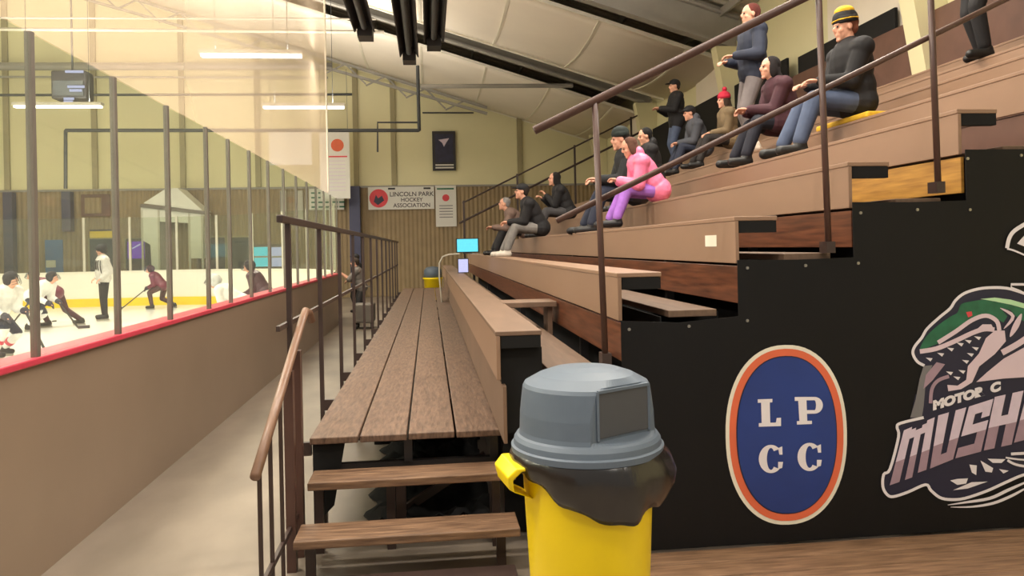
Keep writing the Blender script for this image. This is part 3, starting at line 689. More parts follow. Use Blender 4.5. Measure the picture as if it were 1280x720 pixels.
text('MOTOR  C', (p0.x, BNY + .006, p0.z), .068, M['white_print'], bn, 'motor_lettering', ang=math.atan2(p1.z - p0.z, p1.x - p0.x), shear=.2, bold=.005, xs=1.32)

# black sheets added as the shade under the benches, left of banner
o = B('shade_skirt', M['black'], None, (.43, 1.0, 4.62, 4.64, .01, .98), (.40, .60, 4.66, 4.68, .6, 1.16)); tag(o, 'black sheet added as shade under the lowest bench behind the yellow can', 'shade sheet')
# wooden floor boards in front of the banner
fbd = tag(empty('wood_flooring', (2.5, 3.9, 0)), 'brown wooden floor boards in front of the black banner', 'floorboards')
for i in range(6):
    y1 = 4.14 - .17 * i; bevel(child(B('floor_board', M['floorwood'], None, (.92, 6.0, y1 - .163, y1, .001, .02)), fbd), .004)

# ------------------------------------------------------------------ trash can
TX, TY = .645, 3.15
tc = tag(empty('trash_can', (TX, TY, 0)), 'round yellow trash can with grey dome lid and black liner', 'trash can')
bm = bmesh.new()
lathe(bm, [(.0, .01), (.225, .01), (.235, .03), (.272, .80), (.276, .82), (.298, .825), (.300, .86), (.285, .865), (.27, .86), (.262, .80), (.22, .05), (0, .05)], 56)
bmesh.ops.remove_doubles(bm, verts=bm.verts, dist=.0005)
bm_obj('can_body', bm, M['can'], tc, smooth=True)
for a_ in (math.pi * 1.05, math.pi * .3):
    bm = bmesh.new(); c_, s_ = math.cos(a_), math.sin(a_)
    pts = []
    for (r_, z_, wd) in ((.27, .865, .12), (.33, .865, .12), (.365, .83, .11), (.355, .775, .09), (.27, .735, .07)): pts.append((r_, z_, wd))
    V = []
    for (r_, z_, wd) in pts:
        ring = []
        for (dr, dw) in ((-.012, -1), (.012, -1), (.012, 1), (-.012, 1)):
            rr = r_ + dr; tw = wd * dw; ring.append(bm.verts.new((rr * c_ - tw * s_, rr * s_ + tw * c_, z_ + dr * .6)))
        V.append(ring)
    for i in range(len(V) - 1):
        for k in range(4): bm.faces.new((V[i][k], V[i][(k + 1) % 4], V[i + 1][(k + 1) % 4], V[i + 1][k]))
    bm.faces.new(V[0]); bm.faces.new(V[-1]); o = bm_obj('handle', bm, M['can'], tc, smooth=True); bevel(o, .01, 3)
bm = bmesh.new(); random.seed(3)
def bagwarp(p, a_):
    t = (p.z - .70) / .22; sag = max(0, math.cos(a_ - R(-95)))
    low = .045 + .0 * t; lowf = (1 - min(1, max(0, t)))
    deg = math.degrees(a_) % 360
    key = [(0, .0), (30, .03), (150, .06), (185, .13), (215, .115), (240, .05), (268, -.02), (290, -.03), (320, -.005), (360, .0)]
    for (q0, v0), (q1, v1) in zip(key, key[1:]):
        if q0 <= deg <= q1: tt = (deg - q0) / (q1 - q0); hem = v0 + (v1 - v0) * (3 * tt * tt - 2 * tt ** 3); break
    dz = lowf * (hem + .008 * math.sin(7 * a_ + 1) + .006 * math.sin(13 * a_))
    r_ = Vector((p.x, p.y)).length; k = 1 + lowf * (.02 * math.sin(9 * a_) + .012 * math.sin(17 * a_ + 2)) + .13 * max(0, math.cos(a_ - R(-12))) ** 3 * math.sin(math.pi * min(1, max(0, t)) * .9)
    return Vector((p.x * k, p.y * k, p.z + dz))
lathe(bm, [(.304, .70), (.312, .73), (.322, .78), (.326, .83), (.318, .88), (.300, .92), (.28, .93)], 96, bagwarp)
o = bm_obj('liner_bag', bm, M['bag'], tc, smooth=True); md = o.modifiers.new('s', 'SOLIDIFY'); md.thickness = .003
# dome lid with flat flap face
ND = Vector((math.cos(R(-60)), math.sin(R(-60)), 0)); RD = .258
def lidwarp(p, a_):
    d_ = p.x * ND.x + p.y * ND.y; lim = RD * .86 + (.0 if p.z > .985 else .3)
    if p.z > 1.19: lim = RD * .86 - (p.z - 1.19) * .6
    if d_ > lim: p = p - ND * (d_ - lim)
    return p
bm = bmesh.new()
lathe(bm, [(.300, .895), (.318, .898), (.319, .922), (.309, .928), (.306, .95), (.296, .965), (.286, .972), (.283, .985)] + [(.282, .99), (.279, 1.06), (.272, 1.12), (.266, 1.165), (.258, 1.18), (.24, 1.19), (.20, 1.212), (.14, 1.232), (.07, 1.243), (.001, 1.246)], 120, lidwarp)
bm_obj('dome_lid', bm, M['lid'], tc, smooth=False)
TT = Vector((-ND.y, ND.x, 0)); bm = bmesh.new(); dd = RD * .86
def fp(u, z, k): p = ND * (dd + k) + TT * u; return (p.x, p.y, z)
q = [(-.135, .995), (.135, .995), (.135, 1.172), (-.135, 1.172)]
A = [bm.verts.new(fp(u, z, .004)) for u, z in q]; Bv = [bm.verts.new(fp(u, z, -.004)) for u, z in q]
bm.faces.new(A); bm.faces.new(Bv[::-1])
for i in range(4): bm.faces.new((A[i], Bv[i], Bv[(i + 1) % 4], A[(i + 1) % 4]))
bevel(bm_obj('flap_door', bm, M['flap'], tc), .003)
bm = bmesh.new(); A = [fp(u, z, .006) for u, z in ((-.13, 1.168), (.13, 1.168), (.13, 1.182), (-.13, 1.182))]; bar(bm, fp(-.14, 1.178, .004), fp(.14, 1.178, .004), .012, .012)
for u in (-.14, .14): bar(bm, fp(u, .99, .003), fp(u, 1.18, .003), .01, .01)
bm_obj('flap_frame', bm, M['lid'], tc)
# far trash can beyond the platform
p = atY(541, 345, 25.2)
tf = tag(empty('trash_can', (p.x, 25.2, 0)), 'small distant trash can with grey lid beyond the platform end', 'trash can')
bm = bmesh.new(); lathe(bm, [(.001, .0), (.25, .0), (.30, .72), (.33, .73), (.33, .78), (.001, .78)], 24); bm_obj('can_body', bm, M['can'], tf, smooth=True)
bm = bmesh.new(); lathe(bm, [(.001, .78), (.30, .78), (.29, 1.02), (.2, 1.12), (.001, 1.15)], 24); bm_obj('dome_lid', bm, M['lid'], tf, smooth=True)

# ------------------------------------------------------------------ things on the end wall
def sign(name, x0, y0, x1, y1, m, label, cat, Y=WY - .14, th=.03):
    a_ = atY(x0, y0, Y); b_ = atY(x1, y1, Y)
    t = tag(empty(name, ((a_.x + b_.x) / 2, Y, b_.z)), label, cat)
    w_ = abs(b_.x - a_.x) / 2; h_ = a_.z - b_.z
    B('panel', m, t, (-w_, w_, 0, th, 0, h_)); return t, w_, h_
t, w_, h_ = sign('wall_banner', 460, 234, 543, 261, M['tent'], 'wide white wall banner with red round logo and dark lettering', 'banner')
L0 = t.location
bm = bmesh.new(); tube(bm, [(-w_ + .38, -.002, h_ * .5), (-w_ + .38, -.012, h_ * .5)], .34, 24); bm_obj('red_logo', bm, M['red_print'], t)
bm = bmesh.new(); poly(bm, [(-w_ + .2, -.016, h_ * .35), (-w_ + .35, -.016, h_ * .2), (-w_ + .58, -.016, h_ * .4), (-w_ + .5, -.016, h_ * .62), (-w_ + .36, -.016, h_ * .5), (-w_ + .28, -.016, h_ * .66)]); bm_obj('logo_mark', bm, M['navy_print'], t)
text('LINCOLN PARK', (L0.x + .38, L0.y - .006, L0.z + h_ * .58), .23, M['text_dark'], t, align='CENTER', xs=1.0, bold=.003)
text('HOCKEY', (L0.x + .38, L0.y - .006, L0.z + h_ * .34), .2, M['text_dark'], t, align='CENTER', xs=1.0, bold=.003)
text('ASSOCIATION', (L0.x + .38, L0.y - .006, L0.z + h_ * .09), .21, M['text_dark'], t, align='CENTER', xs=1.0, bold=.003)
bm = bmesh.new()
for u in (-.35, .95): box(bm, u - .13, u + .13, -.012, -.002, h_ * .88, h_ * .96)
bm_obj('clip', bm, M['dark'], t)
t, w_, h_ = sign('wall_banner', 544, 232, 571, 283, M['tent'], 'narrow white vertical banner right of the wide wall banner', 'banner')
B('header', M['green_print'], t, (-w_ + .06, w_ - .08, -.006, 0, h_ * .9, h_ * .94))
bm = bmesh.new(); tube(bm, [(0, -.002, h_ * .7), (0, -.01, h_ * .7)], .13, 16); bm_obj('red_logo', bm, M['red_print'], t)
bm = bmesh.new()
for k in range(5): box(bm, -.25, .25, -.006, 0, h_ * (.5 - .07 * k), h_ * (.5 - .07 * k) + .03)
bm_obj('text_lines', bm, M['grey_print'], t)
t, w_, h_ = sign('framed_sign', 540, 164, 570, 213, M['dark'], 'dark framed poster with pale emblem high on the end wall', 'sign', th=.08)
B('picture', M['navy_sign'], t, (-w_ + .1, w_ - .08, -.01, 0, .3, h_ - .1))
bm = bmesh.new(); poly(bm, [(-.2, -.014, h_ * .78), (.2, -.014, h_ * .82), (.08, -.014, h_ * .7), (.0, -.014, h_ * .6), (-.06, -.014, h_ * .7)]); bm_obj('emblem', bm, M['lav_print'], t)
bm = bmesh.new(); box(bm, -w_ + .1, w_ - .08, -.014, 0, .08, .13); box(bm, -w_ + .1, w_ - .08, -.014, 0, .18, .23); bm_obj('caption_strip', bm, M['tent'], t)
t, w_, h_ = sign('hanging_banner', 399, 165, 438, 248, M['tent'], 'tall white banner with faint orange crest and red line', 'banner', Y=27.0)
bm = bmesh.new(); tube(bm, [(0.1, -.002, h_ * .8), (.1, -.01, h_ * .8)], .22, 20); bm_obj('crest', bm, M['orange_print'], t)
B('red_line', M['red_print'], t, (-w_ + .3, w_ - .08, -.006, 0, h_ * .62, h_ * .64))
bm = bmesh.new()
for k in range(9): box(bm, -w_ + .15, w_ - .15, -.004, 0, h_ * (.56 - .055 * k), h_ * (.56 - .055 * k) + .02)
bm_obj('text_lines', bm, M['lav_print'], t)
bm = bmesh.new()
for s_ in (-1, 1): bar(bm, (s_ * w_ * .9, 0, h_), (s_ * w_ * .9, 0, h_ + 2.2), .012)
bm_obj('hanging_cord', bm, M['pipe'], t)
t, w_, h_ = sign('hanging_banner', 336, 165, 390, 206, M['tent'], 'blank white banner behind the protective net', 'banner', Y=27.0)
bm = bmesh.new()
for s_ in (-1, 1): bar(bm, (s_ * w_ * .9, 0, h_), (s_ * w_ * .9, 0, h_ + 2.6), .012)
bm_obj('hanging_cord', bm, M['pipe'], t)
t, w_, h_ = sign('wall_sign', 386, 236, 430, 262, M['tent'], 'white sign with rows of dark green text below the tall banner', 'sign')
bm = bmesh.new()
for k in range(4):
    for j in range(5): box(bm, -w_ + .08 + .25 * j, -w_ + .08 + .25 * j + .2, -.008, 0, h_ * (.1 + .22 * k), h_ * (.1 + .22 * k) + .06)
bm_obj('text_rows', bm, M['green_print'], t)
for (x0, x1) in ((350, 358), (370, 379)):
    t, w_, h_ = sign('wall_sign', x0, 238, x1, 277, M['post_pale'], 'narrow pale vertical sign, %s of the pair above the far glass' % ('left' if x0 < 360 else 'right'), 'sign')
    B('edge_strip', M['grey_print'], t, (-w_, -w_ + .04, -.006, 0, .02, h_ - .02))
t, w_, h_ = sign('wall_banner', 101, 243, 138, 270, M['rust'], 'reddish banner high on the brown wall beside the blue-grey column', 'banner')
B('centre_field', M['wainscot'], t, (-w_ + .12, w_ - .3, -.006, 0, .1, h_ - .12))
t, w_, h_ = sign('wall_sign', 112, 287, 140, 297, M['yellow_kick'], 'small yellow sign above the dark window behind the referee', 'sign')
B('dark_band', M['dark'], t, (-w_, w_, -.006, 0, h_ * .8, h_))
for i, (x0, y0, x1, y1) in enumerate(((112, 299, 145, 345), (157, 300, 196, 335), (259, 297, 282, 345), (285, 297, 314, 345))):
    a_ = atY(x0, y0, WY - .1); b_ = atY(x1, y1, WY - .1)
    o = B('window_%d' % (i + 1), M['win'], None, (a_.x, b_.x, WY - .1, WY - .05, b_.z, a_.z)); struct(o, 'dark window in the brown wall behind the rink')
    B('window_frame', M['pilaster'], o, (a_.x - .05, a_.x, WY - .12, WY - .05, b_.z, a_.z), (b_.x, b_.x + .05, WY - .12, WY - .05, b_.z, a_.z), (a_.x - .05, b_.x + .05, WY - .12, WY - .05, a_.z, a_.z + .06))
a_ = atY(56, 300, WY - .1); b_ = atY(78, 300, WY - .1)
o = struct(B('door_1', M['blue_door'], None, (a_.x, b_.x, WY - .1, WY - .05, 0, a_.z)), 'blue door behind the left end of the rink')
B('door_notice', M['tent'], o, (a_.x + .03, a_.x + .35, WY - .12, WY - .1, 1.35, 1.6))
B('door_handle', M['brass'], o, (b_.x - .12, b_.x - .08, WY - .14, WY - .1, .95, 1.15))
# purple lit machine and screens
p = atY(166, 310, 27.6)
t = tag(empty('game_machine', (p.x, 27.9, 0)), 'dark machine glowing purple behind the far glass', 'machine')
B('cabinet', M['dark'], t, (-.32, .32, 0, .4, 0, 2.3)); B('glowing_panel', M['purple'], t, (-.28, .28, -.02, 0, 1.6, 2.2))
bm = bmesh.new(); bar(bm, (-.12, -.03, 1.95), (.15, -.03, 2.1), .04, .04); bm_obj('light_streak', bm, M['lavscreen'], t)
for (x0, x1, m, lb) in ((316, 337, 'cyan', 'vending machine with a glowing cyan front'), (339, 352, 'lavscreen', 'vending machine with a glowing pale lavender front')):
    a_ = atY(x0, 309, 27.6); b_ = atY(x1, 333, 27.6); wd = (b_.x - a_.x) / 2
    t = tag(empty('vending_machine', ((a_.x + b_.x) / 2, 27.65, 0)), lb + ' at the end wall', 'vending machine')
    B('cabinet', M['post'], t, (-wd - .03, wd + .03, 0, .6, 0, a_.z + .1)); B('lit_front', M[m], t, (-wd, wd, -.02, 0, b_.z, a_.z)); B('shelf_line', M['post_pale'], t, (-wd, wd, -.035, -.02, (a_.z + b_.z) / 2 - .03, (a_.z + b_.z) / 2 + .03))
# white canopy booth
ty = 27.2
t = tag(empty('canopy_booth', (atY(215, 300, ty).x, ty, 0)), 'white gabled canopy booth with an open doorway behind the rink', 'booth')
def tp(x, y): p = atY(x, y, ty); return (p.x - t.location.x, p.z)
def extr(bm, pts, y0, y1):
    A = [bm.verts.new((x, y0, z)) for x, z in pts]; Bv = [bm.verts.new((x, y1, z)) for x, z in pts]
    bm.faces.new(A); bm.faces.new(Bv[::-1])
    for i in range(len(A)): bm.faces.new((A[i], Bv[i], Bv[(i + 1) % len(A)], A[(i + 1) % len(A)]))
bm = bmesh.new(); extr(bm, [tp(179, 254), tp(207, 236), tp(222, 235), tp(254, 264)], 0, 1.0); bm_obj('gable_roof', bm, M['tent'], t)
bm = bmesh.new(); (x0, z0), (x1, z1) = tp(176, 257), tp(256, 266); bar(bm, (x0, -.03, z0), (x1, -.03, z1), .06, .12); bm_obj('eave_bar', bm, M['post'], t)
bm = bmesh.new(); extr(bm, [tp(176, 258), tp(199, 260), tp(199, 345), tp(190, 345), tp(188, 306), tp(177, 300)], 0, .9)
bm_obj('side_curtain', bm, M['tent'], t)
bm = bmesh.new(); extr(bm, [tp(237, 263), tp(254, 266), tp(254, 323), tp(237, 323)], 0, .9); bm_obj('side_curtain', bm, M['tent'], t)
bm = bmesh.new(); extr(bm, [tp(199, 260), tp(237, 263), tp(237, 279), tp(199, 277)], 0, .05); bm_obj('door_header', bm, M['tent'], t)
zf = 0
B('back_panel', M['wainscot'], t, (tp(199, 300)[0], tp(237, 300)[0], .8, .85, 0, 2.9))
bm = bmesh.new()
for q in (178, 199, 237, 253): x_ = tp(q, 300)[0]; box(bm, x_ - .03, x_ + .03, -.02, .04, 0, tp(q, 262)[1])
bm_obj('pole', bm, M['post_pale'], t)

# ------------------------------------------------------------------ people
def rotx(a_): return Matrix.Rotation(a_, 3, 'X')
def ik(a_, b_, l1, l2, hint):
    a_ = Vector(a_); b_ = Vector(b_); d = b_ - a_; L = min(d.length, (l1 + l2) * .999); dn = d.normalized(); b_ = a_ + dn * L
    x = (l1 * l1 - l2 * l2 + L * L) / (2 * L); h = math.sqrt(max(0, l1 * l1 - x * x))
    hv = Vector(hint); hv = (hv - dn * hv.dot(dn)); hv.normalize()
    return a_ + dn * x + hv * h, b_
def remesh(name, bm, m, parent, vox, sm=3, label=None):
    me = bpy.data.meshes.new('tmp'); bm.to_mesh(me); bm.free()
    tmp = bpy.data.objects.new('tmp', me); COL.objects.link(tmp)
    r_ = tmp.modifiers.new('r', 'REMESH'); r_.mode = 'VOXEL'; r_.voxel_size = vox; r_.use_smooth_shade = True
    if sm: s_ = tmp.modifiers.new('s', 'SMOOTH'); s_.factor = .5; s_.iterations = sm
    dg = bpy.context.evaluated_depsgraph_get(); out = bpy.data.meshes.new_from_object(tmp.evaluated_get(dg)); bpy.data.objects.remove(tmp)
    out.name = name; out.materials.clear(); out.materials.append(m)
    for p_ in out.polygons: p_.use_smooth = True
    o = bpy.data.objects.new(name, out); COL.objects.link(o); o.parent = parent
    if label: o['label'] = label
    return o
def person(loc, label, rz=math.pi, s=1.0, pel=.1, lean=0, roll=0, ankL=(.45, .12, -.42), ankR=(.45, -.12, -.42), wrL=(.4, .1, .3), wrR=(.4, -.1, .3), head=0, hyaw=0,
           top='black', topc=(30, 30, 32), bot='jeans', botc=(60, 70, 90), shoec=(30, 28, 28), hat=None, hatc=(30, 30, 30), hair=(50, 36, 28), longhair=False, puff=0, bulk=1.0,
           vox=.009, skate=False, gloves=None, sleeves=True, hood=False, skin=None, elbow=(-.3, 0, -1), knee=(1, 0, .4), group='spectators on the bleachers', cat='person', coat=0, striped=False, curl=1, shorts=False, far=False, band=False):
    t = tag(empty('person', loc, rz), label, cat, group); t.scale = (s, s, s)
    u = Vector((math.sin(lean), math.sin(roll), math.cos(lean))).normalized(); yv = Vector((0, 1, 0)); f_ = yv.cross(u).normalized(); yv = u.cross(f_).normalized()
    TM = Matrix((f_, yv, u)).transposed()
    p0 = Vector((0, 0, pel)); W = lambda a_, b_, c_: p0 + f_ * a_ + yv * b_ + u * c_
    sh = [W(0, .175 * bulk, .44), W(0, -.175 * bulk, .44)]
    hl = lean * .5 + head; hu = Vector((math.sin(lean * .6), 0, math.cos(lean * .6)))
    neck = W(.0, 0, .50); hc = neck + hu * .155 + Vector((.02, 0, 0))
    HM = Matrix.Rotation(hyaw, 3, 'Z') @ Matrix.Rotation(head, 3, 'Y')
    hp = lambda a_, b_, c_: hc + HM @ Vector((a_, b_, c_))
    hips = [W(0, .095, .0), W(0, -.095, .0)]
    ks = []; an = []
    for hpt, A_ in zip(hips, (ankL, ankR)): k_, a2_ = ik(hpt, A_, .43, .41, knee); ks.append(k_); an.append(a2_)
    es = []; wr = []
    for i, (s_, w__) in enumerate(zip(sh, (wrL, wrR))):
        w__ = Vector(w__)
        if not far:
            dv = w__ - s_
            if dv.length > .44: w__ = s_ + dv.normalized() * .44
        e_, w2 = ik(s_, w__, .29, .26, (elbow[0], elbow[1] * (1 if i == 0 else -1), elbow[2])); es.append(e_); wr.append(w2)
    # ---- body (continuous skin surface)
    bm = bmesh.new()
    def torso(bm, o_):
        ellip(bm, W(.0, 0, .33), (.105 + o_, .155 * bulk + o_, .2 + o_), TM); ellip(bm, W(.005, 0, .14), (.10 * bulk + o_, .14 * bulk + o_, .16 + o_), TM)
        ellip(bm, W(0, 0, .02), (.11 + o_, .16 + o_, .11 + o_), TM); capsule(bm, sh[0], sh[1], .045 + o_, .045 + o_)
    torso(bm, 0); capsule(bm, W(0, 0, .44), hc + HM @ Vector((-.01, 0, -.06)), .06, .055)
    for k in (0, 1):
        capsule(bm, sh[k], es[k], .055, .042); capsule(bm, es[k], wr[k], .042, .028)
        capsule(bm, hips[k], ks[k], .085, .058); capsule(bm, ks[k], an[k], .056, .038)
        toe = an[k] + Vector((.15, 0, -.045)); capsule(bm, an[k] + Vector((-.03, 0, -.04)), toe, .036, .028)
        # hand
        fd = (wr[k] - es[k]).normalized(); sd = 1 if k == 0 else -1
        side = Vector((0, -sd, 0)); side = (side - fd * side.dot(fd)).normalized(); nn = fd.cross(side).normalized()
        if nn.z > 0: nn = -nn
        pc_ = wr[k] + fd * .055
        Mh = Matrix((fd, side, nn)).transposed(); ellip(bm, pc_, (.05, .04, .017), Mh)
        if not gloves:
            for j in range(4):
                b0 = wr[k] + fd * .085 + side * (.028 - .019 * j); l_ = (.036, .042, .039, .030)[j]
                b1 = b0 + fd * l_ * .95 + nn * l_ * .35 * curl; b2_ = b1 + fd * l_ * .35 + nn * l_ * .8 * curl
                capsule(bm, b0, b1, .0098, .0092, 8); capsule(bm, b1, b2_, .0092, .008, 8)
            t0 = wr[k] + fd * .035 + side * .03; t1 = t0 + side * .03 + fd * .025; capsule(bm, t0, t1, .012, .0105, 8); capsule(bm, t1, t1 + fd * .028 + nn * .012, .0105, .009, 8)
    ellip(bm, hp(-.012, 0, .032), (.098, .077, .092), HM); ellip(bm, hp(.022, 0, -.04), (.066, .056, .074), HM)
    ellip(bm, hp(.093, 0, -.012), (.020, .0135, .025), HM, 10, 8); ellip(bm, hp(.072, 0, .03), (.018, .05, .013), HM, 12, 8)
    ellip(bm, hp(.068, 0, -.1), (.022, .026, .02), HM, 10, 8); ellip(bm, hp(.082, 0, -.058), (.011, .024, .008), HM, 10, 8); ellip(bm, hp(.08, 0, -.07), (.011, .02, .007), HM, 10, 8)
    for q in (-1, 1): ellip(bm, hp(-.005, q * .077, -.008), (.02, .01, .031), HM, 10, 8); ellip(bm, hp(.055, q * .035, -.028), (.03, .022, .025), HM, 10, 8)
    remesh('body', bm, skin or M['skin'], t, vox, 2)
    for q in (-1, 1):
        bm = bmesh.new(); ellip(bm, hp(.083, q * .03, .008), (.009, .013, .008), HM, 8, 6); bm_obj('eye', bm, M['dark'], t, smooth=True)
    # ---- clothes
    cm = cloth(top, topc, .35 if puff else .8)
    bm = bmesh.new(); o_ = .05 + puff * .01; torso(bm, o_)
    capsule(bm, W(0, 0, .42), W(.0, 0, .495), .105, .085)
    for k in (0, 1): capsule(bm, W(0, 0, .47), sh[k].lerp(W(0, 0, .40), .12), .085, .075)
    for k in (0, 1):
        w1 = es[k].lerp(wr[k], .93 if sleeves else .02); capsule(bm, sh[k], es[k], .080 + puff * .01, .072 + puff * .008)
        if sleeves: capsule(bm, es[k], w1, .074 + puff * .008, .05 + puff * .008)
    coat = max(coat, .1 if not striped else 0)
    if coat: 
        for k in (0, 1): capsule(bm, hips[k], hips[k].lerp(ks[k], coat), .125, .11)
    if hood: ellip(bm, W(-.08, 0, .55), (.07, .11, .09), TM)
    if puff:   # quilting rings
        for z_ in (.08, .2, .32, .43): ellip(bm, W(0, 0, z_), (.155, .195 * bulk, .05), TM)
    remesh('jacket' if not striped else 'jersey', bm, cm, t, max(vox * 1.2, .011), 3)
    bm = bmesh.new(); ellip(bm, W(0, 0, .01), (.13, .18, .12), TM)
    for k in (0, 1):
        capsule(bm, hips[k], ks[k], .103, .075)
        if not shorts: capsule(bm, ks[k], ks[k].lerp(an[k], .9), .075, .06)
    remesh('trousers', bm, cloth(bot, botc), t, max(vox * 1.2, .011), 3)
    if shorts:
        for k in (0, 1):
            bm = bmesh.new(); capsule(bm, ks[k] - Vector((0, 0, .02)), ks[k].lerp(an[k], .85), .075, .06); remesh('hockey_sock', bm, cloth('sock_' + top, topc), t, .014, 2)
            bm = bmesh.new(); d_ = (an[k] - ks[k]).normalized(); c0 = ks[k].lerp(an[k], .5); tube(bm, [c0, c0 + d_ * .06], [.077, .074], 14); bm_obj('sock_stripe', bm, M['red'], t)
    for k in (0, 1):
        bm = bmesh.new(); A_ = an[k]
        capsule(bm, A_ + Vector((-.035, 0, -.042)), A_ + Vector((.155, 0, -.048)), .05, .044); ellip(bm, A_ + Vector((-.015, 0, -.005)), (.06, .048, .06))
        if skate: capsule(bm, A_ + Vector((-.01, 0, 0)), A_.lerp(ks[k], .2), .052, .055)
        o = remesh('skate_boot' if skate else 'shoe', bm, cloth('shoe%d' % shoec[0], shoec, .5), t, max(vox, .009), 2)
        if skate:
            bm = bmesh.new(); box(bm, A_.x - .09, A_.x + .18, A_.y - .006, A_.y + .006, A_.z - .125, A_.z - .08); bm_obj('blade', bm, M['brass'], o)
    if gloves:
        for k in (0, 1):
            bm = bmesh.new(); fd = (wr[k] - es[k]).normalized(); capsule(bm, wr[k] - fd * .05, wr[k] + fd * .02, .06, .055)
            for j in range(4): b0 = wr[k] + fd * .06 + Vector((0, 0, .035 - .023 * j)); capsule(bm, b0, b0 + fd * .05 + Vector((-.01, -.01, -.02)), .02, .017, 8)
            capsule(bm, wr[k] + Vector((0, 0, .04)), wr[k] + fd * .05 + Vector((0, .0, .06)), .02, .018, 8)
            remesh('glove', bm, cloth('glove%d' % gloves[0], gloves), t, .01, 1)
    # ---- hair / hat
    bm = bmesh.new(); ellip(bm, hp(-.028, 0, .042), (.097, .086, .092), HM)
    if longhair:
        ellip(bm, hp(-.06, 0, -.05), (.06, .08, .12), HM); capsule(bm, hp(-.07, .03, -.08), W(-.09, .05, .36), .05, .035); capsule(bm, hp(-.07, -.03, -.08), W(-.09, -.05, .36), .05, .035)
        for q in (-1, 1): ellip(bm, hp(-.01, q * .075, -.03), (.045, .02, .09), HM)
    else: ellip(bm, hp(-.06, 0, -.01), (.05, .07, .06), HM)
    remesh('hair', bm, cloth('hair%d_%d' % (hair[0], hair[1]), hair, .95, .3), t, .01, 1)
    if hat:
        hm = cloth('hat%d_%d' % (hatc[0], hatc[2]), hatc)
        bm = bmesh.new()
        if hat == 'beanie':
            ellip(bm, hp(-.015, 0, .075), (.108, .092, .088), HM); tube(bm, [hp(-.012, 0, .03), hp(-.012, 0, .075)], [.1, .106], 24)
            o = remesh('beanie', bm, hm, t, .011, 1)
            if band: bm = bmesh.new(); ellip(bm, hp(-.015, 0, .135), (.085, .075, .05), HM); tube(bm, [hp(-.012, 0, .052), hp(-.012, 0, .066)], [.108, .109], 24); remesh('hat_stripe', bm, cloth('yellow', (214, 170, 40)), o, .009, 0)
        elif hat == 'pompom':
            ellip(bm, hp(-.015, 0, .075), (.108, .092, .088), HM); tube(bm, [hp(-.012, 0, .03), hp(-.012, 0, .075)], [.1, .106], 24); o = remesh('beanie', bm, hm, t, .011, 1)
            bm = bmesh.new(); ellip(bm, hp(-.03, 0, .19), (.042, .042, .04), HM); o2 = remesh('pompom', bm, hm, o, .012, 0)
        elif hat == 'cap':
            ellip(bm, hp(-.012, 0, .06), (.105, .09, .08), HM); ellip(bm, hp(.11, 0, .052), (.07, .065, .012), HM); remesh('cap', bm, hm, t, .01, 1)
        elif hat == 'helmet':
            ellip(bm, hp(-.012, 0, .05), (.125, .105, .105), HM); ellip(bm, hp(-.04, 0, 0), (.1, .1, .09), HM); o = remesh('helmet', bm, hm, t, .012, 1)
            bm = bmesh.new()
            for z_ in (-.02, -.06, -.1): tube(bm, [hp(.05, -.085, z_), hp(.12, -.04, z_), hp(.135, 0, z_), hp(.12, .04, z_), hp(.05, .085, z_)], .004, 6)
            for y_ in (-.04, 0, .04): tube(bm, [hp(.12, y_, .04), hp(.13, y_, -.1)], .004, 6)
            bm_obj('face_cage', bm, M['pipe'], o)
    return t, dict(es=es, wr=wr, sh=sh, W=W, hp=hp, an=an, ks=ks, HM=HM, TM=TM)

def seat(n, Y, dx=.12): return (rowx(n) + dx, Y, rowz(n))
AZ = -.215   # ankle below seat
# spectators
t5, i5 = person((rowx(3) + .1, 8.2, rowz(3) + .0), 'child in pink puffer jacket and purple trousers leaning forward', s=.88, pel=.14, lean=.62, head=.35, ankL=(.58, .11, AZ), ankR=(.62, -.12, AZ), wrL=(.52, .05, .28), wrR=(.50, -.06, .27),
    top='pink', topc=(246, 128, 168), bot='purple', botc=(164, 108, 204), shoec=(28, 26, 34), hair=(84, 56, 44), longhair=True, puff=1, hood=True, vox=.008, coat=.12, elbow=(-.2, .2, -1))
person((rowx(3) + .1, 9.05, rowz(3)), 'person in dark knit hat and dark jacket beside the pink jacket child', s=1.06, pel=.14, lean=.3, head=.1, ankL=(.58, .11, AZ), ankR=(.62, -.12, AZ), wrL=(.62, .1, .22), wrR=(.6, -.03, .2), top='charcoal', topc=(40, 42, 46), bot='navy', botc=(38, 44, 62), hat='beanie', hatc=(28, 44, 40), elbow=(-.2, .2, -1))
person((rowx(3) + .1, 13.6, rowz(3)), 'dark haired person in black jacket with chin in hands, fourth bench', s=1.0, pel=.14, lean=.42, head=-.05, ankL=(.58, .11, AZ), ankR=(.62, -.12, AZ), wrL=(.42, .02, .46), wrR=(.48, -.02, .40), top='black', topc=(34, 32, 36), bot='dark_grey', botc=(66, 64, 66), hair=(30, 24, 24), longhair=True, elbow=(-.1, .1, -1))
person((rowx(2) + .1, 12.4, rowz(2)), 'man in black jacket, grey trousers and dark cap on the third bench', s=1.03, pel=.14, lean=.5, head=-.1, ankL=(.58, .11, AZ), ankR=(.62, -.12, AZ), wrL=(.56, .04, .22), wrR=(.55, -.04, .2), top='black', topc=(30, 34, 34), bot='grey', botc=(124, 120, 116), shoec=(200, 192, 180), hat='cap', hatc=(34, 36, 42), vox=.008, elbow=(-.1, .1, -1))
person((rowx(2) + .1, 14.5, rowz(2)), 'grey haired person leaning forward behind the man in the dark cap', s=1.0, pel=.14, lean=.68, head=-.1, ankL=(.58, .11, AZ), ankR=(.62, -.12, AZ), wrL=(.72, .04, .16), wrR=(.7, -.04, .15), top='greyish', topc=(120, 98, 88), bot='black', botc=(30, 28, 30), hair=(136, 132, 130), elbow=(-.1, .1, -1))
